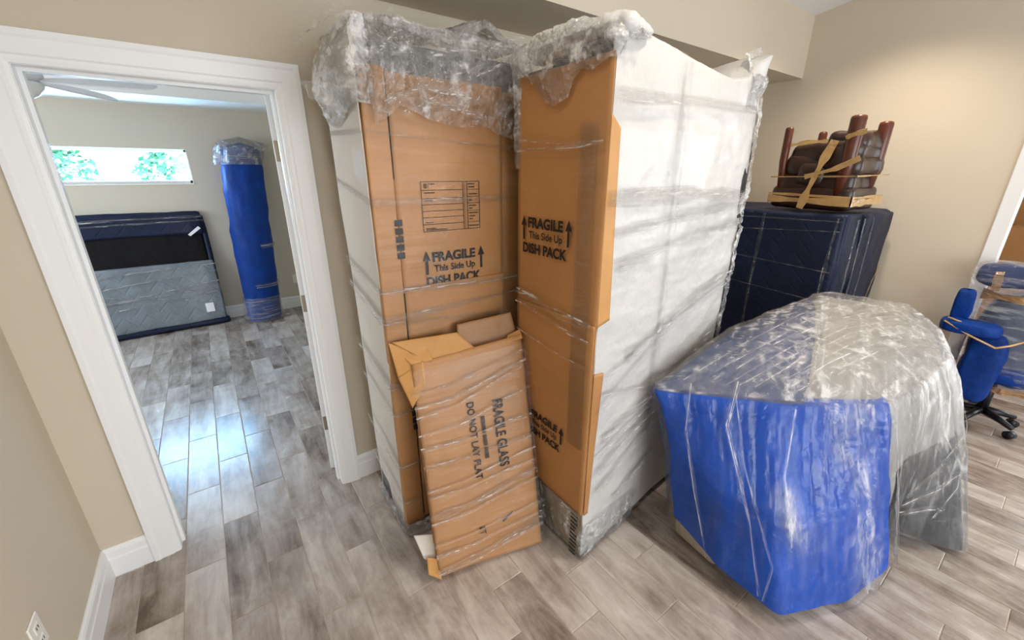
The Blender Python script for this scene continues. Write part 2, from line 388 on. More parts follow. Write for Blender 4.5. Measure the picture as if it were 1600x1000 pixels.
def arrow(x, y0, y1, w): 
    h = w*1.2; return [[(x-w*.17, y0), (x+w*.17, y0), (x+w*.17, y1-h), (x-w*.17, y1-h)], [(x-w*.5, y1-h), (x+w*.5, y1-h), (x, y1)]]

# ================================================================== SETTING
WA = 2.148; TH = .12; XL = -.664; XC = 4.169
CZ = lambda y: 2.869+.172*(1.705-y)       # sloping ceiling of the front room
# floor: slab and planks
floor = struct(box('floor', (-3.4, -4.1, -.06), (7.2, 6.2, -.0025), M_GROUT))
PX = .1545; PL = .60; G = .0015
def plank_mesh(x0, x1, y0, y1):
    c = .0018; V = [(x0, y0, -.006), (x1, y0, -.006), (x1, y1, -.006), (x0, y1, -.006), (x0, y0, -.0012), (x1, y0, -.0012), (x1, y1, -.0012), (x0, y1, -.0012),
         (x0+c, y0+c, 0), (x1-c, y0+c, 0), (x1-c, y1-c, 0), (x0+c, y1-c, 0)]
    F = [(0, 1, 5, 4), (1, 2, 6, 5), (2, 3, 7, 6), (3, 0, 4, 7), (4, 5, 9, 8), (5, 6, 10, 9), (6, 7, 11, 10), (7, 4, 8, 11), (8, 9, 10, 11)]
    return V, F
cells = []
offs = {}
rnd = random.Random(3)
for i in range(-18, 50):
    x0 = -.397+i*PX; x1 = x0+PX; oy = ((i*.37) % 1)*PL+rnd.uniform(-.03, .03)+.16
    for j in range(-8, 12):
        y0 = oy+j*PL; y1 = y0+PL
        # clip to the rooms
        door_col = x1 > -.43 and x0 < .35      # columns that run on through the doorway
        for (rx0, rx1, ry0, ry1) in (((XL, 7.1, -4, 6.03),) if door_col else ((-3.3, 1.25, WA+TH, 6.03), (XL, 7.1, -4, WA))):
            a0, a1, b0, b1 = max(x0+G, rx0), min(x1-G, rx1), max(y0+G, ry0), min(y1-G, ry1)
            if ry0 == WA+TH and b0 == ry0: b0 = ry0
            if a1-a0 > .01 and b1-b0 > .004: cells.append((a0, a1, b0, b1))
def cell_size(c):
    pts = [(c[0], c[2]), (c[1], c[2]), (c[1], c[3]), (c[0], c[3])]; q = []
    if not in_view(((c[0]+c[1])/2, (c[2]+c[3])/2, 0), 40): return 0
    for x, y in pts:
        d = Vector((x, y, -CAMZ)); z = max(d.dot(FWD), .05); q.append((FPX*d.dot(RGT)/z, FPX*d.dot(UPV)/z))
    return abs(sum(q[k][0]*q[(k+1) % 4][1]-q[(k+1) % 4][0]*q[k][1] for k in range(4)))/2
def hidden_cell(c):
    x = (c[0]+c[1])/2; y = (c[2]+c[3])/2
    if y > WA+TH: return not (-1.35+ (y-2.2)*0 - .0 < x < .95 and x > -.55-(y-2.27)*.30 and x < .40+(y-2.27)*.16)
    if y > 1.6 and x > .55: return True
    if 1.15 < x < 3.2 and y > 1.08: return True
    if 3.25 < x < 4.1 and y > .95: return True
    return False
cells.sort(key=lambda c: -(0 if hidden_cell(c) else cell_size(c)))
for c in cells[:298]:
    V, F = plank_mesh(*c); mesh_obj('plank', V, F, M_PLANK, floor)
VV = []; FF = []
for c in cells[298:]:
    V, F = plank_mesh(*c); s = len(VV); VV += V; FF += [tuple(k+s for k in f) for f in F]
rest = mesh_obj('plank_field', VV, FF, M_PLANK, floor); rest['kind'] = 'stuff'

# doorway wall with the soffit above it
DX0, DX1, DZ = -.425, .347, 2.045
bm = bmesh.new()
add_box(bm, (XL-.12, WA, 0), (DX0, WA+TH, 3.3)); add_box(bm, (DX1, WA, 0), (XC+.12, WA+TH, 3.3)); add_box(bm, (DX0, WA, DZ), (DX1, WA+TH, 3.3))
wall_back = struct(bm_obj('wall_back', bm, M_WALL))
box('soffit', (XL, 1.705, 2.435), (XC, WA, 3.3), M_WALL, wall_back)
wall_left = struct(box('wall_left', (XL-.12, -4.1, 0), (XL, WA, 4.0), M_WALL))
bm = bmesh.new(); add_box(bm, (XC, .375, 0), (XC+.12, WA, 4.0)); add_box(bm, (XC, -4.1, 2.5), (XC+.12, .375, 4.0))
wall_right = struct(bm_obj('wall_right', bm, M_WALL))
struct(box('trim_1', (XC-.012, .300, 0), (XC+.132, .375, 2.5), M_TRIM, bev=.004))
struct(box('wall_front', (XL-.12, -4.2, 0), (7.3, -4.08, 4.2), M_WALL))
struct(box('wall_far_right', (7.1, -4.1, 0), (7.22, 2.3, 4.2), M_WALL))
struct(box('wall_far_back', (XC+.12, WA, 0), (7.2, WA+TH, 4.0), M_WALL))
V = [(XL-.12, WA, CZ(WA)), (7.2, WA, CZ(WA)), (7.2, -4.1, CZ(-4.1)), (XL-.12, -4.1, CZ(-4.1))]
V += [(a, b, c+.1) for a, b, c in V]
ceiling = struct(mesh_obj('ceiling', V, [(0, 1, 2, 3), (7, 6, 5, 4), (0, 4, 5, 1), (1, 5, 6, 2), (2, 6, 7, 3), (3, 7, 4, 0)], M_CEIL))
# bedroom shell
FY = 6.03
WX0, WX1, WZ0, WZ1 = -1.19, -.046, 1.605, 1.955
bm = bmesh.new()
add_box(bm, (-3.3, FY, 0), (WX0, FY+.15, 3)); add_box(bm, (WX1, FY, 0), (1.37, FY+.15, 3)); add_box(bm, (WX0, FY, 0), (WX1, FY+.15, WZ0)); add_box(bm, (WX0, FY, WZ1), (WX1, FY+.15, 3))
wall_far = struct(bm_obj('wall_far', bm, M_WALL2))
struct(box('wall_bedroom_left', (-3.42, WA+TH, 0), (-3.3, FY+.15, 3), M_WALL2))
struct(box('wall_bedroom_right', (1.25, WA+TH, 0), (1.37, FY, 3), M_WALL2))
box('bedroom_face', (-3.3, WA+TH, 0), (DX0-.1, WA+TH+.004, 2.8), M_WALL2, wall_back)
CB = 2.37
bm = bmesh.new()   # bedroom ceiling: a band round a raised tray
add_box(bm, (-3.3, 5.28, CB), (1.25, FY, 2.78)); add_box(bm, (-3.3, WA+TH, CB), (1.25, 2.95, 2.78))
add_box(bm, (-3.3, 2.95, CB), (-2.6, 5.28, 2.78)); add_box(bm, (.75, 2.95, CB), (1.25, 5.28, 2.78)); add_box(bm, (-3.3, WA+TH, 2.68), (1.25, FY, 2.8))
struct(bm_obj('ceiling_bedroom', bm, M_TRAY))

# baseboards with a rounded, stepped top
def baseboard(name, a, b, n, h=.15):
    """a..b along the wall foot, n points into the room"""
    a = Vector(a+(0,)); b = Vector(b+(0,)); n = Vector(n+(0,))
    prof = [(0, 0), (.016, 0), (.016, h*.62), (.013, h*.68), (.013, h*.88), (.009, h*.96), (.004, h), (0, h)]
    V = [a+n*p+Vector((0, 0, q)) for p, q in prof]+[b+n*p+Vector((0, 0, q)) for p, q in prof]; k = len(prof)
    F = [(i, (i+1) % k, (i+1) % k+k, i+k) for i in range(k)]+[tuple(range(k))[::-1], tuple(range(k, 2*k))]
    return struct(mesh_obj(name, V, F, M_TRIM))
baseboard('baseboard_left', (XL, -4.0), (XL, WA), (1, 0))
baseboard('baseboard_back', (XL, WA), (-.510, WA), (0, -1))
baseboard('baseboard_back', (.432, WA), (XC, WA), (0, -1))
baseboard('baseboard_far', (-3.3, FY), (1.25, FY), (0, -1))
baseboard('baseboard_right', (XC, .375), (XC, WA), (-1, 0))

# door 1: casing, jamb, leaf swung into the bedroom, hinges
door = bpy.data.objects.new('door_1', None); COL.objects.link(door); door['kind'] = 'structure'
def casing(name, yw, sgn):
    prof = [(-.012, -.004), (-.012, .010), (0, .013), (.010, .013), (.016, .018), (.060, .020), (.068, .024), (.085, .024), (.085, 0)]
    def ring(kx, kz):
        return [(DX0-o if kx < 0 else DX1+o, yw+sgn*d, (DZ+o) if kz else 0.0) for o, d in prof]
    R = [ring(-1, 0), ring(-1, 1), ring(1, 1), ring(1, 0)]; k = len(prof); V = sum(R, []); F = []
    for r in range(3):
        for i in range(k): F.append((r*k+i, r*k+(i+1) % k, (r+1)*k+(i+1) % k, (r+1)*k+i))
    F += [tuple(range(k)), tuple(range(3*k, 4*k))]
    o = mesh_obj(name, V, F, M_TRIM, door); bm = bmesh.new(); bm.from_mesh(o.data); bmesh.ops.recalc_face_normals(bm, faces=bm.faces); bm.to_mesh(o.data); bm.free(); return o
casing('casing', WA, -1); casing('casing', WA+TH, 1)
bm = bmesh.new()
add_box(bm, (DX0-.004, WA-.002, 0), (DX0+.014, WA+TH+.002, DZ)); add_box(bm, (DX1-.014, WA-.002, 0), (DX1+.004, WA+TH+.002, DZ)); add_box(bm, (DX0+.0138, WA-.0025, DZ-.014), (DX1-.0138, WA+TH+.0025, DZ+.004))
add_box(bm, (DX0+.013, WA+.046, 0), (DX0+.026, WA+.08, DZ-.0262)); add_box(bm, (DX1-.026, WA+.046, 0), (DX1-.013, WA+.08, DZ-.0262)); add_box(bm, (DX0+.0135, WA+.045, DZ-.026), (DX1-.0135, WA+.0805, DZ-.013))
bm_obj('jamb', bm, M_TRIM, door)
HP = Vector((.345, 2.298, 0)); la = math.radians(76)
Ml = Matrix.Translation(HP) @ Matrix.Rotation(la, 4, 'Z')
leaf = box('door_leaf', (0, 0, .012), (.76, .036, 2.03), M_TRIM, door, bev=.002, M=Ml)
for z in (1.80, 1.06, .33):
    bm = bmesh.new()
    add_box(bm, (-.0025, .003, z-.045), (.0005, .033, z+.045), .001, Ml)
    tube(bm, [Ml @ Vector((-.006, 0, z-.046)), Ml @ Vector((-.006, 0, z+.046))], .006, 8)
    h = bm_obj('hinge', bm, M_NICKEL, door)
    for dz in (-.03, 0, .03):
        b2 = bmesh.new(); tube(b2, [Ml @ Vector((-.0022, .018, z+dz)), Ml @ Vector((-.0045, .018, z+dz))], .0038, 8); bm_obj('screw', b2, M_NICKEL, h)

# bedroom window
win = bpy.data.objects.new('window_1', None); COL.objects.link(win); win['kind'] = 'structure'
bm = bmesh.new(); fw = .028
for c0, c1 in (((WX0, FY+.05, WZ0), (WX0+fw, FY+.12, WZ1)), ((WX1-fw, FY+.05, WZ0), (WX1, FY+.12, WZ1)), ((WX0, FY+.05, WZ0), (WX1, FY+.12, WZ0+fw)), ((WX0, FY+.05, WZ1-fw), (WX1, FY+.12, WZ1))):
    add_box(bm, c0, c1, .002)
bm_obj('window_frame', bm, M_WHITEP, win)
bm = bmesh.new(); add_box(bm, (WX0, FY-.012, WZ0-.012), (WX1, FY+.05, WZ0)); add_box(bm, (WX0-.001, FY-.001, WZ0), (WX0+.006, FY+.05, WZ1)); add_box(bm, (WX1-.006, FY-.001, WZ0), (WX1+.001, FY+.05, WZ1)); add_box(bm, (WX0, FY-.001, WZ1-.006), (WX1, FY+.05, WZ1+.001))
bm_obj('window_reveal', bm, M_WHITEP, win)
mg, nt, N, L, out = newmat('window_glass'); t = N('ShaderNodeBsdfTransparent'); t.inputs[0].default_value = (.95, 1, .98, 1); g = N('ShaderNodeBsdfGlossy', Roughness=.02); mx = N('ShaderNodeMixShader', Fac=.06); L(t.outputs[0], mx.inputs[1]); L(g.outputs[0], mx.inputs[2]); L(mx.outputs[0], out.inputs[0])
box('pane', (WX0+fw, FY+.082, WZ0+fw), (WX1-fw, FY+.088, WZ1-fw), mg, win)

# ------------------------------------------------------------------ small wall fittings
def outlet(root_name, o, u, n, label):
    u = Vector(u); n = Vector(n); O = Vector(o)
    M = Matrix(((u.x, n.x, 0, O.x), (u.y, n.y, 0, O.y), (0, 0, 1, O.z), (0, 0, 0, 1)))
    e = empty(root_name, o, label, 'outlet')
    box('cover_plate', (-.038, 0, -.058), (.038, .006, .058), M_WHITEP, e, bev=.0025, M=M)
    for s in (-1, 1):
        r = box('receptacle', (-.016, .006, s*.024-.014), (.016, .0085, s*.024+.014), M_WHITEP, e, bev=.001, M=M)
        for k in (-1, 1): box('slot', (k*.006-.0012, .0085, s*.024-.004), (k*.006+.0012, .0092, s*.024+.006), M_DARK, r, M=M)
    adopt(e)
outlet('wall_outlet', (XL, 1.525, .392), (0, -1, 0), (1, 0, 0), 'white outlet cover plate low on the near left wall')
outlet('wall_outlet', (.80, FY, .385), (1, 0, 0), (0, -1, 0), 'small white outlet on the bedroom far wall right of blue roll')

# ------------------------------------------------------------------ ceiling fan in the bedroom
fc = Vector((-.735, 3.9, 2.225))
fan = empty('ceiling_fan', (fc.x, fc.y, 2.68), 'white ceiling fan hanging under the bedroom tray ceiling', 'fan')
bm = bmesh.new(); tube(bm, [(fc.x, fc.y, 2.68), (fc.x, fc.y, 2.67), (fc.x, fc.y, 2.62)], [.07, .07, .03], 20); tube(bm, [(fc.x, fc.y, 2.62), (fc.x, fc.y, 2.33)], .013, 12)
bm_obj('downrod', bm, M_FAN, fan, True)
bm = bmesh.new(); tube(bm, [(fc.x, fc.y, 2.34), (fc.x, fc.y, 2.32), (fc.x, fc.y, 2.24), (fc.x, fc.y, 2.21)], [.05, .10, .11, .08], 24)
bm_obj('motor_housing', bm, M_FAN, fan, True)
bm = bmesh.new(); tube(bm, [(fc.x, fc.y, 2.21-.09*math.sin(a)) for a in [k*PI/16 for k in range(9)]], [.10*math.cos(k*PI/16)+.001 for k in range(9)], 24)
bm_obj('lamp_dome', bm, simple('milk_glass', S(240, 240, 240), .3), fan, True)
def blade(ang):
    M = Matrix.Translation(fc) @ Matrix.Rotation(ang, 4, 'Z') @ Matrix.Rotation(math.radians(24), 4, 'X')
    bm = bmesh.new(); prof = [(.10, .02), (.16, .045), (.30, .062), (.50, .072), (.60, .066), (.64, .045), (.66, .0)]
    up = [bm.verts.new(M @ Vector((x, y, .004))) for x, y in prof]+[bm.verts.new(M @ Vector((x, -y, .004))) for x, y in prof[::-1][1:]]
    lo = [bm.verts.new(v.co-Vector((0, 0, .008))) for v in up]; k = len(up)
    bm.faces.new(up); bm.faces.new(lo[::-1])
    for i in range(k): bm.faces.new((up[i], up[(i+1) % k], lo[(i+1) % k], lo[i]))
    bm_obj('blade', bm, M_FAN, fan)
for k in range(5): blade(math.radians(-14+72*k))
adopt(fan)

# ------------------------------------------------------------------ plants outside the bedroom window
def shrub(x, y, h, r, seed, label):
    e = empty('garden_shrub', (x, y, 0), label, 'shrub'); rr = random.Random(seed)
    bm = bmesh.new(); tube(bm, [(x, y, 0), (x+.03, y, h*.5), (x, y, h*.8)], [.05, .04, .02], 8); bm_obj('stem', bm, M_BARK, e)
    bm = bmesh.new()
    for i in range(900):
        a = rr.uniform(0, 2*PI); t = rr.uniform(-1, 1); q = rr.random()**.4*r
        c = Vector((x+q*math.cos(a)*math.sqrt(1-t*t), y+q*math.sin(a)*math.sqrt(1-t*t), h*.72+t*h*.32)); d = Vector((rr.uniform(-1, 1), rr.uniform(-1, 1), rr.uniform(-.6, .8))).normalized(); s = d.cross(Vector((rr.uniform(-1, 1), .3, 1))).normalized()*rr.uniform(.025, .045); l = rr.uniform(.10, .17)
        vs = [bm.verts.new(c), bm.verts.new(c+d*l*.5+s), bm.verts.new(c+d*l), bm.verts.new(c+d*l*.5-s)]; bm.faces.new(vs)
    f = bm_obj('foliage', bm, M_LEAF, e); f['kind'] = 'stuff'; adopt(e)
shrub(-1.48, 8.6, 1.98, .42, 1, 'leafy green shrub seen through the left half of the bedroom window')
shrub(-.40, 8.8, 1.98, .42, 2, 'leafy green shrub seen through the right half of the bedroom window')

# ================================================================== BEDROOM THINGS
# wrapped bed frame leaning against the far wall
bed = empty('wrapped_bed_frame', (-.8, 5.8, 0), 'bed frame wrapped in grey quilted and navy pads leaning on the bedroom far wall', 'bed frame')
O = Vector((-1.55, 5.78, .02)); lean = math.atan(.15/1.28)
MB = Matrix.Translation(O) @ Matrix.Rotation(math.radians(3), 4, 'Z') @ Matrix.Rotation(-lean, 4, 'X')
def quilt(name, c0, c1, mat, parent, M, nu=60, nv=40, amp=.006, seed=0, r=.02):
    """a soft slab: front face bulges, edges rounded"""
    bm = bmesh.new(); add_box(bm, c0, c1, r, None, 3)
    bmesh.ops.subdivide_edges(bm, edges=[e for e in bm.edges if e.calc_length() > .12], cuts=14, use_grid_fill=True)
    P = np.array([v.co[:] for v in bm.verts]); nz = fbm(P*3.5, 3, seed)+.5*ridge(P*2.2, 2, seed+9)
    bm.normal_update()
    for v, k in zip(bm.verts, nz): v.co = M @ (v.co+v.normal*float(k)*amp)
    return bm_obj(name, bm, mat, parent, True)
LB = 1.52
quilt('back_panel', (0, .03, 0), (LB, .12, 1.30), M_NAVY, bed, MB, amp=.008, seed=2)
quilt('fabric_recess', (.02, .0, .70), (LB-.05, .05, 1.06), M_BLACKF, bed, MB, amp=.004, seed=3)
quilt('grey_pad', (0, -.055, .045), (LB-.01, .03, .74), M_GREYQ, bed, MB, amp=.007, seed=4)
quilt('navy_pad', (0, -.03, 1.05), (LB-.03, .03, 1.285), M_NAVY, bed, MB, amp=.012, seed=5)
quilt('side_rail', (LB-.045, -.02, .70), (LB+.0, .05, 1.25), M_NAVY, bed, MB, amp=.004, seed=6)
quilt('bottom_edge', (0, -.05, -.01), (LB+.02, .05, .05), M_NAVY, bed, MB, amp=.004, seed=7)
flat = [(MB @ Vector(p)) for p in ((1.33, -.064, .145), (1.41, -.064, .145), (1.41, -.064, .25), (1.33, -.064, .25))]
lab = mesh_obj('paper_label', flat, [(0, 1, 2, 3)], M_LABEL, bed); md = lab.modifiers.new('t', 'SOLIDIFY'); md.thickness = .001
lab2 = mesh_obj('white_tag', [MB @ Vector(p) for p in ((1.34, -.045, 1.04), (1.36, -.045, 1.02), (1.47, -.05, 1.10), (1.45, -.05, 1.125))], [(0, 1, 2, 3)], M_LABEL, bed)
fr_n = (MB.to_3x3() @ Vector((0, -1, 0)))[:]
for k, (za, zb, wd) in enumerate(((.63, .70, .03), (.48, .62, .02), (.36, .43, .05), (.30, .50, .02), (.24, .38, .02), (1.20, 1.235, .04), (1.15, 1.19, .03), (.55, .25, .015))):
    y = -.068 if za < 1 else -.045
    strap('film_strap', [MB @ Vector((-.01, y, za)), MB @ Vector((LB*.5, y, (za+zb)/2+.012)), MB @ Vector((LB, y, zb))], wd, bed, fr_n, seed=k+3, layers=1.1)
adopt(bed)

# blue wrapped roll standing by the far wall
def lathe_like(name, axis, rad, mat, parent, nu=72, nv=90, amp=.008, freq=(6, 6, 2.5), seed=0, rows=None, layers=None, wr=0.0, squash=1.0, zfreq=60):
    A = polyline(axis, nv); R = np.interp(np.linspace(0, 1, nv), [r[0] for r in rad], [r[1] for r in rad]); th = np.linspace(0, 2*PI, nu, endpoint=False)
    P = A[:, None]+stk(*[np.cos(th)[None]*R[:, None], np.sin(th)[None]*R[:, None]*squash, np.zeros((nv, nu))])
    Nn = stk(*[np.broadcast_to(np.cos(th), (nv, nu)), np.broadcast_to(np.sin(th), (nv, nu)), np.zeros((nv, nu))])
    P = P+Nn*(amp*(fbm(P*np.array(freq), 3, seed)+.6*ridge(P*np.array(freq)*1.7, 2, seed+5)))[..., None]
    if wr: P = P+Nn*(wr*ridge(P*np.array((3, 3, zfreq)), 2, seed+9))[..., None]
    return patch(name, P, mat, parent, closed=True, layers=layers)
rx, ry = .345, 5.72
roll = empty('wrapped_rug_roll', (rx, ry, 0), 'tall blue wrapped roll standing upright by the bedroom far wall', 'roll')
ax = [(rx, ry, .015), (rx+.035, ry+.05, 1.0), (rx+.10, ry+.11, 2.03)]
lathe_like('blue_cover', ax, [(0, .02), (.0, .17), (.15, .185), (.45, .205), (.6, .195), (.85, .205), (.975, .18), (1, .01)], M_BLUE2, roll, amp=.010, seed=11, squash=.8, wr=.004, zfreq=9)
lathe_like('bottom_film', [(rx, ry, .004), (rx, ry, .10), (rx+.01, ry+.01, .30)], [(0, .205), (.4, .20), (1, .19)], M_STRAP, roll, amp=.008, seed=12, squash=.82, nv=36, layers=.8, wr=.006)
lathe_like('bubble_cap', [(rx+.075, ry+.09, 1.80), (rx+.085, ry+.1, 1.95), (rx+.11, ry+.11, 2.02), (rx+.11, ry+.11, 2.09)], [(0, .212), (.3, .22), (.62, .245), (.8, .20), (1, .01)], M_BUBBLE, roll, amp=.03, freq=(9, 9, 9), seed=13, squash=.85, nv=60, layers=.9)
for k, z in enumerate((.42, .88, 1.86)):
    lathe_like('film_strap', [(rx+.015+.04*z, ry+.01+.05*z, z), (rx+.015+.04*z, ry+.01+.05*z, z+.05)], [(0, .198+.008*(k == 1)), (1, .198+.008*(k == 1))], M_STRAP, roll, nv=8, amp=.004, seed=20+k, squash=.83, layers=1.3)
lathe_like('film_tail', [(rx+.14, ry-.02, .012), (rx+.22, ry-.04, .03), (rx+.27, ry-.03, .02)], [(0, .035), (.6, .028), (1, .008)], M_BUBBLE, roll, nu=18, nv=18, amp=.01, seed=31, layers=1)
adopt(roll)

# ================================================================== TALL CARTON-CLAD CABINET BY THE DOORWAY
b1 = empty('wrapped_cabinet', (.85, 1.75, 0), 'tall narrow wrapped cabinet in brown cardboard with clear bubble wrap top, beside the doorway', 'wrapped cabinet')
X0, X1, Y0, Y1 = .500, 1.185, 1.567, 1.965
box('cabinet_body', (X0+.012, Y0+.015, .03), (X1-.005, Y1-.01, 2.13), M_SLATEG, b1, bev=.004)
# pale side liner
P = bilin((X0+.02, Y1, .035), (X0+.015, Y0+.012, .035), (X0-.004, Y0+.012, 2.15), (X0-.012, Y1, 2.15), 40, 120); P[..., 0] += .004*fbm(P*2.5, 3, 4)-.004
patch('side_liner', P, M_LINER, b1, thick=.004)
def card(name, x0, x1, z0, z1, y, mat=M_CARD, parent=b1, amp=.002, seed=0, nx=24, nz=60, thick=.005):
    P = bilin((x0, y, z0), (x1, y, z0), (x1, y, z1), (x0, y, z1), nx, nz); P[..., 1] += amp*fbm(P*3, 2, seed)
    return patch(name, P, mat, parent, thick=thick)
card('cardboard_corner', X0, .5885, .06, 2.05, Y0+.001, M_CARD, seed=1)
card('cardboard_front', .5915, 1.080, 1.235, 2.035, Y0+.002, M_CARD, seed=2)
card('cardboard_front', .5915, 1.084, .28, 1.262, Y0-.006, M_CARD, seed=3)
card('cardboard_front', .5915, 1.084, .08, .285, Y0+.003, M_CARD, seed=3)
card('cardboard_edge', 1.078, X1, .08, 2.02, Y0+.010, M_CARD, seed=5)
box('cardboard_corner', (X0, Y0, .06), (X0+.004, Y0+.03, 2.05), M_CARD, b1)
for z0, z1 in ((1.68, 1.90), (1.02, 1.24), (.1, .35)): box('seam_slot', (.5875, Y0-.004, z0), (.5915, Y0+.004, z1), M_DARK, b1)
Ou = (0, Y0-.0015, 0); U = (1, 0, 0); Vv = (0, 0, 1)
flat_shapes('register_bars', [rect(.575, 1.384+k*.0315, .607, 1.384+k*.0315+.024) for k in range(5)], (0, Y0-.0045, 0), U, Vv, M_INK, b1)
flat_shapes('register_bars', [rect(.572, .60+k*.036, .604, .60+k*.036+.028) for k in range(6)], (0, Y0-.012, 0), U, Vv, M_INK, b1)
# printed handling form
g = []
def hl(x0, x1, z, t=.0022): g.append(rect(x0, z-t/2, x1, z+t/2))
def vl(x, z0, z1, t=.0024): g.append(rect(x-t/2, z0, x+t/2, z1))
fx0, fx1, fz0, fz1 = .694, .958, 1.480, 1.672
hl(fx0, .880, fz1); hl(.887, fx1, fz1); hl(fx0, fx1, fz0); vl(fx0, fz0, fz1); vl(fx1, fz0, fz1); vl(.880, fz0, fz1); vl(.887, fz0, fz1, .0014); vl(.899, fz0, fz1)
for z in (1.640, 1.608, 1.585, 1.560, 1.535, 1.508): hl(fx0, .880, z)
for z in (1.640, 1.612, 1.585, 1.555, 1.508): hl(.899, fx1, z, .0016)
for x0, x1, z in ((.730, .752, 1.663), (.706, .752, 1.630), (.706, .742, 1.600), (.706, .740, 1.516), (.706, .750, 1.492), (.706, .800, 1.486), (.903, .935, 1.662), (.907, .936, 1.650), (.907, .948, 1.622), (.905, .922, 1.597), (.907, .942, 1.575), (.907, .922, 1.564), (.906, .950, 1.545), (.906, .936, 1.532), (.907, .924, 1.520), (.905, .952, 1.492)):
    x = x0
    while x < x1: g.append(rect(x, z-.0022, min(x+.0032, x1), z+.0022)); x += .0042
for k in range(14): a = k*2*PI/14; b = (k+1)*2*PI/14; g.append([(.713+.009*math.cos(a), 1.656+.009*math.sin(a)), (.713+.0065*math.cos(a), 1.656+.0065*math.sin(a)), (.713+.0065*math.cos(b), 1.656+.0065*math.sin(b)), (.713+.009*math.cos(b), 1.656+.009*math.sin(b))])
g.append(rect(.711, 1.652, .716, 1.660)); vl(.727, 1.643, 1.668, .0016)
flat_shapes('printed_form', g, (0, Y0-.0035, 0), U, Vv, M_INK, b1)
def fragile_mark(o, u, parent, w, flip=False, last='DISH PACK', z3=0, only=None):
    """arrow, FRAGILE / This Side Up / pack line, arrow; o = bottom left of the arrows"""
    O = Vector(o); u = Vector(u)
    s = w/.29
    flat_shapes('printed_arrow', arrow(.014*s, .036*s, .134*s, .034*s), O, u, Vv, M_INK, parent)
    flat_shapes('printed_arrow', arrow(.276*s, .036*s, .134*s, .034*s), O, u, Vv, M_INK, parent)
    lettering('printed_lettering', 'FRAGILE', O+u*(.040*s)+Vector((0, 0, .088*s)), u, Vv, .037*s, M_INK, parent, .206*s, .042)
    lettering('printed_lettering', 'This Side Up', O+u*(.046*s)+Vector((0, 0, .045*s)), u, Vv, .027*s, M_INK, parent, .198*s, .024)
    lettering('printed_lettering', last, O+u*(.008*s)+Vector((0, 0, -.014*s)), u, Vv, .037*s, M_INK, parent, .264*s, .042)
fragile_mark((.684, Y0-.0035, 1.268), (1, 0, 0), b1, .29)
# thin film over the whole front and side
def wrap_sheet(name, x0, y, x1, z0, z1, axis, mat, parent, lay, seed, nx=50, nz=160, amp=.003):
    if axis == 'y': P = bilin((x0, y, z0), (x1, y, z0), (x1, y, z1), (x0, y, z1), nx, nz); P[..., 1] -= amp+amp*ridge(P*np.array((3, 3, 22)), 2, seed)
    return patch(name, P, mat, parent, layers=lay)
nL = (-1, 0, 0); nF = (0, -1, 0)
def corner_strap(par, zl, zc, zr, wd, seed, xr=None, lay=1.0, n=120):
    xr = X1 if xr is None else xr
    pts = [(X0-.013, Y1, zl), (X0-.010, Y0+.012, zc), (X0, Y0-.008, zc), (xr, Y0-.008, zr)]
    nn = [nL]*1+[nL, nF, nF]
    C = np.array(pts); s = np.r_[0, np.cumsum(np.linalg.norm(np.diff(C, axis=0), axis=1))]/np.sum(np.linalg.norm(np.diff(C, axis=0), axis=1))
    t = np.linspace(0, 1, n); N2 = np.where((t < s[1])[:, None], np.array([nL]), np.array([nF])).astype(float)
    Cc = polyline(pts, n); ww = wd*(.8+.4*vnoise(np.stack([t*7, np.full(n, seed*1.3), t*0], 1), seed)); m = 15; off = np.linspace(-.5, .5, m)
    Pp = Cc[None]+np.array([0, 0, 1.0])[None, None]*(off[:, None, None]*ww[None, :, None])+N2[None]*.003
    cr = ridge(np.stack(np.broadcast_arrays(t[None]*6, off[:, None]*6+seed, t[None]*0), -1), 2, seed)
    Pp = Pp+N2[None]*(.003+.003*cr)[..., None]
    lay = crease_glints(n, off, seed, lay, .12); patch('film_strap', Pp, M_STRAP, par, layers=lay)
for k, (a, b, c, wd) in enumerate(((1.68, 1.602, 1.60, .03), (1.34, 1.262, 1.232, .03), (1.24, 1.14, 1.17, .035), (1.22, 1.13, 1.06, .02), (.93, .84, .88, .06), (.78, .70, .72, .03), (.52, .42, .45, .05), (1.86, 1.84, 1.80, .02), (.30, .22, .24, .03))):
    corner_strap(b1, a, b, c, wd, k+2, lay=(.5, 1.1, 1.1, .7, .9, .7, .8, .5, .6)[k])
wrap_sheet('stretch_film', X0+.002, Y0-.012, X1, .06, 2.0, 'y', M_FILM, b1, .12, 5)
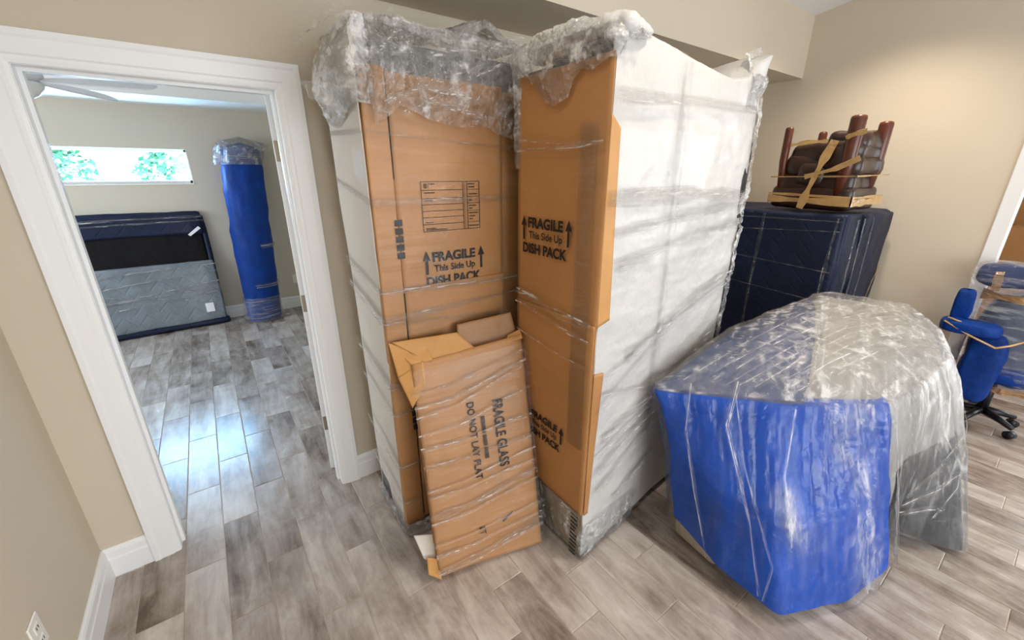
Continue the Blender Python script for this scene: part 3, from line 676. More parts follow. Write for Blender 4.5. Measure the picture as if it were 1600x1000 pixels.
# foot: bubble wrap gathered under the base
def crumple(P, seed, a1=.012, f1=9, a2=.006, f2=26, closed=False, dirn=None, a3=0.0, f3=70):
    Nn = grid_normals(P, closed) if dirn is None else dirn
    d = a1*fbm(P*f1, 2, seed)+a2*ridge(P*f2, 2, seed+3)
    if a3: d = d+a3*ridge(P*f3, 1, seed+5)
    return P+Nn*d[..., None]
def wrap_ring(name, pts, z_lo, z_hi, bulge, mat, parent, seed, nz=40, n=260, lay=1.0, a1=.012, a2=.006, closed=False, top=None, a3=.002):
    """a skirt of wrap along a floor-plan path; z_lo/z_hi are functions of path position, bulge(s, t) pushes it outwards"""
    C = polyline([p+(0,) for p in pts], n); T = np.gradient(C, axis=0); T /= np.linalg.norm(T, axis=1, keepdims=True); out = np.stack([T[:, 1], -T[:, 0], T[:, 0]*0], 1)
    s = np.linspace(0, 1, n); t = np.linspace(0, 1, nz)[:, None]
    zl = np.array([z_lo(q) for q in s]); zh = np.array([z_hi(q) for q in s]); B = np.array([[bulge(a, b) for a in s] for b in t[:, 0]])
    Z = zl[None]*(1-t)+zh[None]*t
    P = stk(*[np.broadcast_to(C[None, :, 0], Z.shape), np.broadcast_to(C[None, :, 1], Z.shape), Z])+out[None]*B[..., None]
    P = crumple(P, seed, a1, 9, a2, 24, a3=a3, f3=60)
    L_ = lay if not callable(lay) else np.array([[lay(a, b) for a in s] for b in t[:, 0]])
    return patch(name, P, mat, parent, layers=L_, crease=16)
wrap_ring('bubble_foot', [(X0+.012, Y1), (X0+.012, Y0-.004), (X1, Y0-.004)], lambda s: .004, lambda s: .085, lambda s, t: .012+.012*math.sin(PI*t), M_BUBBLE, b1, 8, 16, 200, 1.5, .006, .006)
# bubble wrap crown: side skirt and a rumpled top
def hi1(s): return 2.185
def lo1(s):
    # s: 0..~.3 left side, .3.. front
    if s < .30: return 1.90-.03*math.sin(s*18)
    x = X0+(s-.30)/.48*(X1-X0)
    return float(np.interp(x, [.50, .53, .58, .63, .70, .80, .93, .96, 1.06, 1.18, 1.3], [1.86, 1.885, 1.93, 1.915, 1.885, 1.872, 1.880, 1.86, 1.835, 1.80, 1.80]))
def bul1(s, t):
    if s < .30: return (.008+.036*math.sin(PI*min(1, t*1.1)))*min(1, (.31-s)/.06+.25)
    return .016+.018*math.sin(PI*t)
wrap_ring('bubble_crown', [(X0-.008, Y1), (X0-.008, Y0-.010), (X1+.004, Y0-.010), (X1+.004, Y1)], lo1, hi1, bul1, M_BUBBLE, b1, 17, 90, 520, lambda s, t: (2.3 if s < .30 else .8+.3*t), .012, .008, a3=.003)
nu, nv = 150, 90
P = bilin((X0-.01, Y0-.02, 2.165), (X1+.01, Y0-.02, 2.175), (X1+.01, Y1+.02, 2.19), (X0-.01, Y1+.02, 2.185), nu, nv)
uu = np.linspace(0, 1, nu)[None]; vv2 = np.linspace(0, 1, nv)[:, None]
P[..., 2] += .035*np.sin(uu*PI)**.5*(vv2 > .02)+.035*np.exp(-((uu-.72)/.16)**2)-.02*np.exp(-((uu-.45)/.12)**2)
patch('bubble_top', crumple(P, 23, .014, 7, .010, 20, dirn=np.array([0, 0, 1.0])+P*0, a3=.004), M_BUBBLE, b1, layers=1.5, crease=16)
# film tail to the left of the crown
P = bilin((X0-.10, Y0+.22, 1.96), (X0-.02, Y0+.06, 1.90), (X0-.02, Y0+.06, 1.99), (X0-.13, Y0+.25, 2.02), 40, 24)
patch('film_tail', crumple(P, 29, .02, 14, .01, 30), M_BUBBLE, b1, layers=1.0, crease=16)
P = bilin((X0-.06, Y0+.2, 2.20), (X0-.0, Y0-.01, 2.18), (X0+.0, Y0-.01, 2.26), (X0-.12, Y0+.3, 2.14), 40, 24)
patch('film_tail', crumple(P, 31, .02, 14, .01, 30), M_FILM, b1, layers=.8)
# crossing film strands on the crown
yb = Y0-.055
for k, (a, b, wd) in enumerate((((.66, 2.12), (.70, 1.92), .02), ((.56, 1.93), (.86, 2.05), .025), ((.63, 1.90), (1.12, 2.14), .02), ((.60, 2.20), (.75, 2.13), .02), ((.72, 2.08), (1.16, 2.20), .05), ((.80, 2.14), (1.17, 2.16), .03), ((.72, 1.99), (.98, 1.955), .03), ((.70, 1.945), (.95, 1.915), .03), ((.52, 2.05), (.64, 2.16), .02))):
    strap('film_strand', [(a[0], yb, a[1]), (b[0], yb, b[1])], wd, b1, nF, seed=40+k, layers=1.2, wob=.005)
adopt(b1)

# ================================================================== WIDE WHITE FOAM-WRAPPED CABINET
D2 = Vector((1.12, .10, 0)).normalized(); N2v = Vector((-D2.y, D2.x, 0))      # along / into
C2 = Vector((1.100, .985, 0)); W2 = 1.13; DP = .455
M2 = Matrix(((D2.x, 0, 0, C2.x), (D2.y, 1, 0, C2.y), (0, 0, 1, 0), (0, 0, 0, 1)))     # x along the long face, y straight back
b2 = empty('wrapped_armoire', (C2.x+.55, C2.y+.25, 0), 'big armoire wrapped in white foam sheet with a brown cardboard end, between two cardboard cartons', 'wrapped armoire')
box('armoire_body', (.02, .02, .03), (W2-.03, DP, 2.07), M_CHAR, b2, bev=.004, M=M2)
def m2(P):  # local grid -> world
    Q = P.copy(); Q[..., 0] = C2.x+D2.x*P[..., 0]; Q[..., 1] = C2.y+D2.y*P[..., 0]+P[..., 1]; return Q
# white front: sags to the right at the top, bulges, creases
nu, nv = 150, 230
uu = np.linspace(0, 1, nu)[None, :]; tt = np.linspace(0, 1, nv)[:, None]
ztop = np.interp(uu, [0, .06, .12, .38, .74, .86, .93, 1], [2.13, 2.135, 2.125, 2.10, 2.075, 2.10, 2.17, 2.205])
zbot = np.interp(uu, [0, .15, .3, 1], [.02, .03, .05, .05])
Xr = np.interp(tt, [0, .35, .5, .7, .85, 1], [1.10, 1.09, 1.12, 1.17, 1.135, 1.12])
P = stk(*[uu*Xr, 0*uu*tt, zbot*(1-tt)+ztop*tt])
P[..., 1] = -.004*np.sin(uu*PI)-.006*fbm(P*3, 3, 6)-.004*ridge(P*np.array((2.5, 1, 9)), 3, 7)-.03*np.clip((tt-.93)/.07, 0, 1)*np.clip((uu-.8)/.2, 0, 1)
TOPROW = P[-1].copy(); P = m2(P); patch('foam_sheet', P, M_FOAM, b2, thick=.006)
# right end and its dark edge strip with frayed bubble wrap
P = m2(stk(*[np.broadcast_to(1.125+.0*uu[:, :40], (60, 40)), np.broadcast_to(np.linspace(0, DP, 40)[None], (60, 40)), np.broadcast_to(np.linspace(.05, 2.16, 60)[:, None], (60, 40))]))
patch('foam_side', P, M_FOAM, b2, thick=.006)
box('dark_corner_edge', (1.115, -.002, .5), (1.172, .02, 1.86), M_CHAR, b2, M=M2, bev=.004)
P = stk(*[np.linspace(-.028, .022, 14)[None]+np.interp(np.linspace(.45, 2.17, 200)[:, None], [.45, .7, 1.0, 1.4, 1.8, 2.2], [1.095, 1.098, 1.115, 1.160, 1.150, 1.118]), np.full((200, 14), -.014), np.broadcast_to(np.linspace(.45, 2.17, 200)[:, None], (200, 14))])
P[..., 0] += .012*fbm(stk(*[P[..., 0]*0, P[..., 2]*30, P[..., 2]*0]), 3, 4)
patch('bubble_edge', crumple(m2(P), 51, .006, 20, .006, 40), M_BUBBLE, b2, layers=1.9, crease=16)
# foam hump along the top: near corner roll and raised far corner
def roll_path(name, pts, rad, mat, seed, lay=1.6, nu=40, nv=80, amp=.02):
    A = polyline(pts, nv); T = np.gradient(A, axis=0); T /= np.linalg.norm(T, axis=1, keepdims=True)
    Sd = np.cross(T, np.array([0, 0, 1.0])); Sd /= np.linalg.norm(Sd, axis=1, keepdims=True); Up = np.cross(Sd, T)
    R = np.interp(np.linspace(0, 1, nv), [r[0] for r in rad], [r[1] for r in rad]); th = np.linspace(0, 2*PI, nu, endpoint=False)
    P = A[:, None]+Sd[:, None]*(np.cos(th)[None, :, None]*R[:, None, None])+Up[:, None]*(np.sin(th)[None, :, None]*R[:, None, None])
    return patch(name, crumple(P, seed, amp, 9, amp*.5, 24, closed=True), mat, b2, closed=True, layers=lay, crease=16)
# cardboard end
E0 = (C2.x-.006)
def ecard(name, y0, y1, z0, z1, x, mat=M_CARD, seed=0, par=None, tilt=0):
    P = bilin((x, y1, z0), (x, y0, z0), (x, y0, z1), (x, y1, z1), 24, 60); P[..., 0] += .002*fbm(P*3, 2, seed)
    P[..., 1] += (P[..., 2]/2.1)*tilt*(P[..., 1]-C2.y)/.455
    return patch(name, P, mat, par or b2, thick=.005)
ecard('cardboard_end', C2.y-.012, C2.y+.455, .27, 2.05, E0-.004, seed=3, tilt=.025)
ecard('cardboard_end', C2.y-.012, C2.y+.455, .27, 1.165, E0-.011, seed=4, tilt=.02)
# stripes of the wrapped round flap on the long face
def lface(name, quad, y, mat, par=b2, nx=10, nz=50, seed=0, thick=.004):
    q = [(a, y, b) for a, b in quad]; P = bilin(q[0], q[1], q[2], q[3], nx, nz); P[..., 1] += .0015*fbm(P*4, 2, seed)
    return patch(name, m2(P), mat, par, thick=thick)
lface('cardboard_flap', [(-.006, 1.16), (.066, 1.175), (.040, 1.84), (-.012, 1.88)], -.012, M_CARD_L)
lface('cardboard_flap', [(-.006, .27), (.020, .27), (.054, .955), (-.006, .965)], -.014, M_CARD)
box('seam_slot', (-.010, -.008, .95), (-.0015, .004, 1.17), M_DARK, b2, M=M2); box('seam_slot', (-.008, -.008, 1.86), (-.001, .004, 2.04), M_DARK, b2, M=M2)
fragile_mark((E0-.016, 1.415, 1.402), (0, -1, 0), b2, .30)
fragile_mark((E0-.018, 1.365, .532), (0, -1, 0), b2, .26)
# vertical tape along the front edge of the end
P = bilin((E0-.013, C2.y+.10, .60), (E0-.013, C2.y+.012, .60), (E0-.012, C2.y+.035, 1.86), (E0-.012, C2.y+.12, 1.86), 12, 90); P[..., 0] -= .002*ridge(P*20, 2, 3)+.002
patch('clear_tape', P, M_STRAP, b2, layers=.15)
# foot wrap with crushed newspaper-like dark print below the cardboard
wrap_ring('bubble_foot', [(C2.x-.004, C2.y+.45), (C2.x-.004, C2.y-.012), (C2.x+.40, C2.y+.02)], lambda s: .004, lambda s: (.275 if s < .52 else .20), lambda s, t: .010+.012*math.sin(PI*t)-(.012*(1-t)), M_BUBBLE, b2, 61, 40, 220, 1.0, .006, .006)
box('base_panel', (-.002, -.004, .02), (.30, DP, .29), M_BEIGE, b2, M=M2)
gg = []; rr = random.Random(5)
for k in range(11): z = .03+k*.022; gg.append(rect(.006, z, .006+rr.uniform(.03, .045), z+.010))
flat_shapes('printed_strip', [[(C2.y+.048-a, b) for a, b in q] for q in gg], (E0-.020, 0, 0), (0, 1, 0), (0, 0, 1), M_INK, b2, lift=-.001)
# crown of bubble wrap over the cardboard end
def lo2(s):
    if s > .80: return float(np.interp(s, [.80, .9, 1.0], [2.055, 2.10, 2.10]))
    return float(np.interp(s, [0, .08, .18, .28, .38, .48, .52, .58, .66, .74, .80], [2.05, 2.055, 2.00, 1.945, 1.93, 1.945, 1.995, 2.02, 2.01, 2.025, 2.04]))
wrap_ring('bubble_crown', [(C2.x-.012, C2.y+.465), (C2.x-.016, C2.y-.0), (C2.x+.13, C2.y-.004)], lo2, lambda s: float(np.interp(s, [0, .75, .85, 1], [2.15, 2.13, 2.12, 2.10])), lambda s, t: .014+.030*math.sin(PI*min(1, t))*(1 if s < .78 else .4), M_BUBBLE, b2, 71, 60, 300, lambda s, t: 1.0+.5*t, .014, .009, a3=.003)
roll_path('crown_roll', [(C2.x+.03, C2.y+.475, 2.13), (C2.x+.02, C2.y+.22, 2.13), (C2.x+.02, C2.y+.04, 2.12)], [(0, .03), (.15, .055), (.6, .05), (1, .045)], M_BUBBLE, 73, 1.5)
roll_path('crown_roll', [(C2.x-.0, C2.y+.05, 2.125), (C2.x+.04, C2.y-.0, 2.13), (C2.x+.16, C2.y+.005, 2.125)], [(0, .03), (.4, .035), (1, .01)], M_FOAM, 75, 1.9, amp=.012)
# top sheet
nu, nv = 130, 60; uu = np.linspace(0, 1, nu)[None, :]; vv2 = np.linspace(0, 1, nv)[:, None]
zt = np.interp(uu, [0, .06, .12, .38, .74, .86, .93, 1], [2.13, 2.135, 2.125, 2.10, 2.075, 2.10, 2.17, 2.205])
P = m2(stk(*[np.broadcast_to(uu*1.12, (nv, nu)), np.broadcast_to(vv2*DP-.01, (nv, nu)), zt+.045*np.sin(PI*vv2)*np.sin(uu*PI)]))
P = crumple(P, 81, .010, 6, .006, 18, dirn=np.array([0, 0, 1.0])+P*0)
edge_row = m2(np.stack([np.interp(np.linspace(0, 1, nu), np.linspace(0, 1, len(TOPROW)), TOPROW[:, k]) for k in range(3)], 1)[None])[0]
blend = np.clip(1-vv2*8, 0, 1)[..., None]; P = P*(1-blend)+edge_row[None]*blend
patch('foam_top', P, M_FOAM, b2, thick=.004)
# clear film drawn over the top edge and the raised far corner
P = m2(stk(*[np.broadcast_to(uu*1.12, (nv, nu)), np.broadcast_to(.12-.0*vv2+0*uu, (nv, nu))-.12*vv2, zt+(.055*np.sin(np.clip((uu-.10)/.9, 0, 1)*PI)**1.2)*(1-vv2)+.004]))
patch('stretch_film', crumple(P, 83, .006, 6, .004, 18), M_FILM, b2, layers=.9)
P = m2(stk(*[.98+.165*uu, np.broadcast_to(-.03+.10*np.abs(vv2-.4), (nv, nu)), 1.99+.215*vv2+.02*uu+.03*vv2*uu]))
patch('bubble_corner', crumple(P, 85, .014, 12, .010, 30, a3=.003), M_BUBBLE, b2, layers=1.8, crease=16)
# straps of film over the white face, mostly diagonal
q = lambda x, z, y=-.02: Vector((C2.x+D2.x*x, C2.y+D2.y*x+y, z))
for k, (a, b, wd, ly) in enumerate((((.0, 1.93), (1.14, 1.98), .05, .7), ((.0, 1.62), (1.15, 1.60), .07, .8), ((.06, 1.50), (1.14, 1.56), .05, .8), ((.08, 1.38), (1.13, 1.47), .06, .7),
        ((.20, .98), (1.11, 1.22), .075, 1.0), ((.05, .93), (1.10, 1.16), .03, .7), ((.08, .62), (1.09, .92), .09, 1.0), ((.05, .55), (.95, .84), .03, 1.0), ((.04, .86), (.75, .68), .03, .8), ((.06, .47), (.8, .75), .06, .9), ((.07, .36), (.62, .62), .05, .9), ((.2, .25), (.62, .42), .05, .8), ((.03, .78), (.5, 1.02), .03, .7))):
    strap('film_strap', [q(*a), q((a[0]+b[0])/2, (a[1]+b[1])/2+.01, -.026), q(*b)], wd, b2, (-N2v)[:], seed=100+k, layers=ly)
strap('film_strap', [q(.42, 2.08), q(.45, 1.5), q(.44, .5)], .05, b2, (-N2v)[:], seed=130, layers=.4)
for k, (z0, z1, wd) in enumerate(((1.79, 1.80, .022), (1.83, 1.80, .015), (1.21, 1.16, .05), (1.17, 1.10, .03), (.30, .27, .04), (1.03, .99, .02))):
    strap('film_strap', [(E0-.02, C2.y+.46, z0), (E0-.024, C2.y+.2, (z0+z1)/2-.01), (E0-.02, C2.y-.005, z1)], wd, b2, (-1, 0, 0), seed=140+k, layers=.9)
# loose film hanging in the slot between the two cabinets
P = bilin((C2.x-.02, C2.y+.48, 1.72), (C2.x-.01, C2.y+.455, 1.72), (C2.x-.01, C2.y+.455, 2.10), (C2.x-.03, C2.y+.49, 2.10), 12, 70)
patch('film_tail', crumple(P, 91, .010, 14, .008, 30), M_BUBBLE, b2, layers=1.3, crease=16)
adopt(b2)

# ================================================================== FLAT GLASS CARTON LEANING IN FRONT
BL = Vector((.518, 1.252, .004)); U3 = Vector((.98088, -.19462, 0)); V3 = Vector((.03, .22818, .97257)).normalized(); N3 = U3.cross(V3)   # N3 points back
N3 = -N3 if N3.y < 0 else N3
MC = Matrix(((U3.x, N3.x, V3.x, BL.x), (U3.y, N3.y, V3.y, BL.y), (U3.z, N3.z, V3.z, BL.z), (0, 0, 0, 1)))
gc = empty('glass_carton', (.78, 1.22, 0), 'flat brown carton printed fragile glass, leaning against the two wrapped cabinets', 'carton')
def cpatch(name, quad, y, mat, nx=40, nz=70, seed=0, amp=.004, par=gc, ys=None, thick=.005):
    P = bilin(*[(a, 0, b) for a, b in quad], nx, nz); P[..., 1] = y-amp*fbm(P*4, 3, seed)
    if ys is not None: P[..., 1] += ys(P)
    Q = P@np.array(MC.to_3x3()).T+np.array(BL); return patch(name, Q, mat, par, thick=thick)
# front panel: dips at the edges
cpatch('front_panel', [(0, .035), (.507, .0), (.520, 1.035), (.012, .985)], 0, M_CARD, seed=2, ys=lambda P: .012*np.clip(1-np.minimum(P[..., 0], .52-P[..., 0])/.05, 0, 1)**2)
cpatch('back_panel', [(0, 0), (.505, 0), (.518, 1.02), (.012, .98)], .054, M_CARD_IN, seed=3, amp=.001)
cpatch('edge_panel', [(0, 0), (.513, 0), (.513, .01), (0, .01)], .03, M_CARD, nx=8, nz=4, amp=0)
def cquad(name, pts, mat, nx=14, nz=14, seed=0, amp=.003, thick=.004, par=gc):
    w3 = [np.array((MC @ Vector(p))[:]) for p in pts]; P = bilin(*w3, nx, nz); P = P+grid_normals(P)*(amp*fbm(P*12, 2, seed))[..., None]; return patch(name, P, mat, par, thick=thick)
cquad('side_panel', [(.003, .012, .035), (.010, .052, .0), (.016, .052, .78), (.006, .014, .80)], M_CARD_IN, 6, 60, 4)
cquad('side_panel', [(.507, .012, .0), (.507, .054, .0), (.520, .054, 1.02), (.520, .012, 1.03)], M_CARD, 6, 60, 5)
cquad('bottom_panel', [(.0, .0, .035), (.507, .0, .0), (.507, .054, .0), (.0, .054, .0)], M_CARD, 30, 6, 6, amp=.0)
cquad('top_flap', [(.012, .004, .985), (.10, -.004, .99), (.09, .03, 1.055), (-.035, .04, 1.05)], M_CARD_L, 20, 14, 7, .004)
cquad('top_flap', [(.08, .006, .985), (.30, .006, 1.0), (.225, .030, 1.085), (-.05, .032, 1.085)], M_CARD_L, 24, 14, 8, .005)
cquad('corner_fold', [(-.008, .01, .80), (.055, -.010, .90), (.06, -.004, .995), (-.045, .03, .935)], M_CARD_L, 16, 16, 9, .003)
cquad('corner_fold', [(-.045, .03, .935), (.055, -.002, .985), (-.01, .030, 1.06), (-.062, .034, 1.085)], M_CARD_L, 16, 16, 10, .003)
cquad('rear_flap', [(.22, .05, .98), (.515, .05, 1.02), (.50, .058, 1.135), (.240, .056, 1.115)], M_CARD_IN, 24, 14, 11, .004)
cquad('top_edge_roll', [(.44, -.002, 1.008), (.520, -.006, 1.018), (.526, .03, 1.055), (.46, .03, 1.035)], M_CARD_L, 14, 10, 12, .003)
cquad('bottom_flap', [(-.045, .012, .045), (.006, .0, .008), (.012, .01, .10), (-.040, .03, .115)], M_CARD_L, 12, 12, 13, .004)
cquad('foot_flap', [(-.05, .05, .10), (.0, .03, .06), (.01, .062, .19), (-.075, .085, .20)], M_LINER, 12, 12, 14, .003)
pu = lambda a, b, y=-.012: MC @ Vector((a, y, b))
dU = (U3*.10-V3).normalized(); dV = (U3+V3*.10).normalized()
def ctext(text, a, b, length, h, bold, sp=1.0):
    # reads downwards: baseline on the left side of the letters seen from the front
    o = MC @ Vector((a, -.0085, b)); d = (V3*-1).normalized(); up = U3.normalized()
    return lettering('printed_lettering', text, o, d, up, h, M_INK, gc, length, bold, sp, lift=.0)
t1 = ctext('FRAGILE GLASS', .338, .762, .318, .046, .022)
ctext('DO NOT LAY FLAT', .219, .776, .357, .031, .022, 1.1)
ctext('I', .203, .190, .008, .030, .01); ctext('T', .203, .172, .020, .030, .01)
flat_shapes('printed_small_line', [rect(.272+rr.uniform(0, .002), .505+k*.0066, .292, .5092+k*.0066) for k in range(30) if k not in (8, 17)], MC @ Vector((0, -.0085, 0)), U3, V3, M_INK, gc, lift=.0)
flat_shapes('printed_mark', [[(.318, .178), (.335, .184), (.352, .200), (.350, .206), (.334, .194), (.318, .186)], [(.355, .196), (.372, .212), (.370, .216), (.353, .202)]], MC @ Vector((0, -.0085, 0)), U3, V3, M_INK, gc, lift=.0)
nC = (-N3)[:]
P = bilin(*[MC @ Vector(p) for p in ((.0, -.011, .03), (.515, -.011, .0), (.53, -.011, 1.0), (.01, -.011, .96))], 60, 120)
P = P+np.array(nC)*(.003*ridge(P*np.array((4, 4, 18)), 2, 4))[..., None]; patch('stretch_film', P, M_FILM, gc, layers=.1)
for k, (za, zb, wd, ly) in enumerate(((.80, .92, .022, 1.2), (.76, .90, .018, .8), (.86, .965, .02, .6), (.68, .79, .02, .9), (.62, .66, .03, .7), (.54, .56, .03, .6), (.43, .50, .018, 1.2), (.40, .44, .02, .7), (.31, .39, .045, 1.1), (.28, .35, .02, .7), (.18, .22, .02, .4), (.06, .135, .045, 1.1), (.045, .11, .02, 1.2), (.13, .17, .03, .4))):
    strap('film_strap', [pu(-.004, za), pu(.17, za+(zb-za)*.2-.008), pu(.36, za+(zb-za)*.62), pu(.519, zb)], wd, gc, nC, seed=200+k, layers=ly, lift=.002)
adopt(gc)

# ================================================================== BIG BLUE PAD + FILM WRAPPED ARMCHAIR
ch = empty('wrapped_armchair', (2.2, .5, 0), 'bulky armchair wrapped in royal blue pad and hazy stretch film, before the white armoire', 'armchair')
# control rings (x, y, z): left back corner, nose, right front, pocket, drape right, right end, right back, back middle
RINGS = [
 [(1.520, .80, .17), (1.50, .56, .10), (1.535, .31, .035), (1.86, .17, .015), (2.150, .11, .05), (2.34, .20, .10), (2.60, -.07, .01), (2.80, .10, .02), (3.00, .36, .03), (2.85, .84, .05), (2.10, .92, .05)],
 [(1.500, .85, .50), (1.52, .60, .45), (1.61, .41, .42), (1.84, .28, .42), (2.110, .20, .42), (2.32, .19, .44), (2.64, .06, .45), (2.86, .20, .48), (3.10, .42, .50), (2.95, .86, .50), (2.15, .95, .48)],
 [(1.470, .91, .72), (1.60, .72, .72), (1.74, .52, .72), (1.89, .40, .72), (2.085, .27, .72), (2.34, .22, .75), (2.66, .17, .78), (2.92, .27, .84), (3.17, .46, .88), (3.00, .86, .92), (2.20, .98, .82)],
 [(1.450, .95, .79), (1.61, .745, .795), (1.78, .55, .80), (1.93, .42, .80), (2.080, .30, .80), (2.36, .25, .84), (2.63, .22, .89), (2.92, .33, .95), (3.15, .50, .98), (2.98, .84, 1.01), (2.20, .98, .905)],
]
def chaikin(C, it=2):
    for _ in range(it):
        D = np.roll(C, -1, 0); C = np.stack([C*.80+D*.20, C*.20+D*.80], 1).reshape(-1, 3)
    return C
def resample(C, n):
    C = np.vstack([C, C[:1]]); s = np.r_[0, np.cumsum(np.linalg.norm(np.diff(C, axis=0), axis=1))]; t = np.linspace(0, s[-1], n, endpoint=False)
    return np.stack([np.interp(t, s, C[:, k]) for k in range(3)], 1)
NU = 440
def ring_pts(R):
    # keep the same parameter for each control point: sample per edge
    C = np.array(R, float); K = len(C); per = NU//K; out = []
    for i in range(K):
        a, b = C[i], C[(i+1) % K]; t = np.arange(per)/per; out.append(a[None]*(1-t[:, None])+b[None]*t[:, None])
    P = np.vstack(out); k = 9; ker = np.exp(-(np.arange(-k, k+1)/4.0)**2); ker /= ker.sum()
    return sum(np.roll(P, j-k, 0)*ker[j] for j in range(2*k+1))
RP = [ring_pts(R) for R in RINGS]; NUU = RP[0].shape[0]
cen = np.array([2.30, .62, .945])
rows = []
lv = [0, .42, .85, 1.0]
for t in np.linspace(0, 1, 90):
    i = max(k for k in range(3) if t >= lv[k]-1e-9); f = (t-lv[i])/(lv[i+1]-lv[i]); rows.append(RP[i]*(1-f)+RP[i+1]*f)
nside = len(rows)
for t in np.linspace(0, 1, 44)[1:]:
    r = RP[3]*(1-t)+cen*t; r[:, 2] = RP[3][:, 2]*(1-t)+cen[2]*t+.05*math.sin(PI*min(1, t))*.6; rows.append(r)
CP = np.array(rows); nrow = len(rows)
# round the shoulder between side and top
for _ in range(5):
    Q = CP.copy(); Q[nside-7:nside+7] = (CP[nside-8:nside+6]+CP[nside-7:nside+7]*2+CP[nside-6:nside+8])/4; CP = Q
CN = grid_normals(CP, True)
if (CN[40, 100]@(CP[40, 100]-np.array([2.3, .5, .5]))) < 0: CN = -CN
CN[-3:] = (0, 0, 1)
per = NU//len(RINGS[0]); ii = np.arange(NUU)[None, :]+np.zeros((nrow, 1)); jj = np.arange(nrow)[:, None]+np.zeros((1, NUU))
uidx = ii/per     # 0 left back ... 4 right front, 6 drape, 8 right end
blue = ((uidx <= 4.15) | (uidx >= 10.6)) & (jj <= nside+1)
dTop = (CP[..., 0]-1.45)*.67+(CP[..., 1]-.95)*.74
navy_top = (jj >= nside) & (CP[..., 0] < 1.95+2.6*(CP[..., 1]-.52)+.03*np.sin(CP[..., 1]*11))
soft = (.006*fbm(CP*5, 3, 5)+.004*ridge(CP*np.array((8, 8, 2)), 2, 6))[..., None]
def region(name, mask, off, mat, thick=0):
    import numpy as _n
    P = CP+CN*(soft+off); return patch(name, P, mat, ch, closed=True, keep=mask, thick=thick)
low = (uidx >= 4.6) & (uidx <= 8.4) & (jj < 48-2.2*np.abs(uidx-6.4)**2)
dil = lambda m: m | np.roll(m, 1, 0) | np.roll(m, -1, 0) | np.roll(m, 1, 1) | np.roll(m, -1, 1)
region('upholstery', (~blue & ~low) | dil(dil(blue | low)) , -.008, M_GREYPAD)  # pale tone also carries the reflected-light band across the top
region('blue_pad', dil(blue), .002, M_BLUE)
region('top_pad', dil(navy_top), .003, M_NAVY2)
region('lower_cover', dil(low), .002, M_CHAR)
# beige underside corner showing below the pad
bm = bmesh.new(); add_box(bm, (0, 0, 0), (.22, .24, .15), .03, Matrix.Translation((1.55, .58, .005)) @ Matrix.Rotation(math.radians(-8), 4, 'Z'), 3)
bm_obj('front_leg', bm, M_BEIGE, ch, True)
for p in ((2.70, .15), (2.75, .75), (1.9, .30)):
    bm = bmesh.new(); tube(bm, [(p[0], p[1], 0), (p[0], p[1], .05), (p[0], p[1], .16)], [.02, .025, .03], 12); bm_obj('leg', bm, M_PLASTIC, ch, True)
# film: clings to the faces, tents between blue corner and drape, vertical pleats
ang = uidx; side = (jj < nside).astype(float); tz = np.clip(jj/nside, 0, 1)
pl = ridge(stk(*[ang*5.0, tz*1.6, ang*0]), 3, 31)
pleat = (.012+.010*np.clip(pl, -1, 1))*(.35+.65*side)
fine = .0022*ridge(CP*22, 2, 33)
crum = .009*ridge(CP*17, 3, 35)*np.exp(-((uidx-3.4)/.9)**2)*side
topw = .004*ridge(CP@np.array([[.67, .74, 0], [-.74, .67, 0], [0, 0, 1]]).T*np.array([2.0, 15, 4]), 3, 36)*(1-side)
FP = CP+CN*(.010+pleat+fine+crum+topw)[..., None]
lay = np.where((uidx < 4.3) & (jj < nside), .16, .40)
w = lambda c, s: np.exp(-((uidx-c)/s)**2)
lay += 3.0*w(5.6, .9)*side*np.clip(tz*1.5-.25, 0, 1)      # gathered film right of the blue face
lay *= 1-.7*w(.6, .9)*side
lay += 2.8*w(7.2, 1.2)*side*np.clip(tz*1.5-.35, 0, 1)
lay += 1.3*w(3.35, .30)*side+.7*w(2.75, .3)*side*tz+1.6*np.exp(-((uidx-2.15+(.42-tz)*-1.2)/.16)**2-((tz-.42)/.09)**2)*2.5*side  # film whitened to paint the glare on the blue face, plus a pale patch
lay += 1.6*np.clip((tz-.80)/.2, 0, 1)*side*w(3.4, .7)
refl_band = np.exp(-((((CP[..., 0]-2.15)*.62-(CP[..., 1]-.55)*.78))/.22)**2)  # white band painted into the film, standing for the reflected ceiling light
lay += (1-side)*(.45+1.5*refl_band+.8*np.clip((uidx-4)/2, 0, 1)*np.clip((9.5-uidx)/2, 0, 1))
al = CP[..., 0]*.95+CP[..., 1]*.31; ac = CP[..., 1]*.95-CP[..., 0]*.31
ctop = ridge(stk(al*2.6+.4*vnoise(CP*3, 4), ac*24, al*0), 3, 61); cside = ridge(stk(ang*7.0, tz*2.2, ang*0), 3, 62)
cr = np.clip(ctop*(1-side)+cside*side, 0, 1)**2  # streaks of white opacity that paint highlights along the film
patch('stretch_film', FP, M_FILMV, ch, closed=True, layers=lay*(.6+1.7*cr))
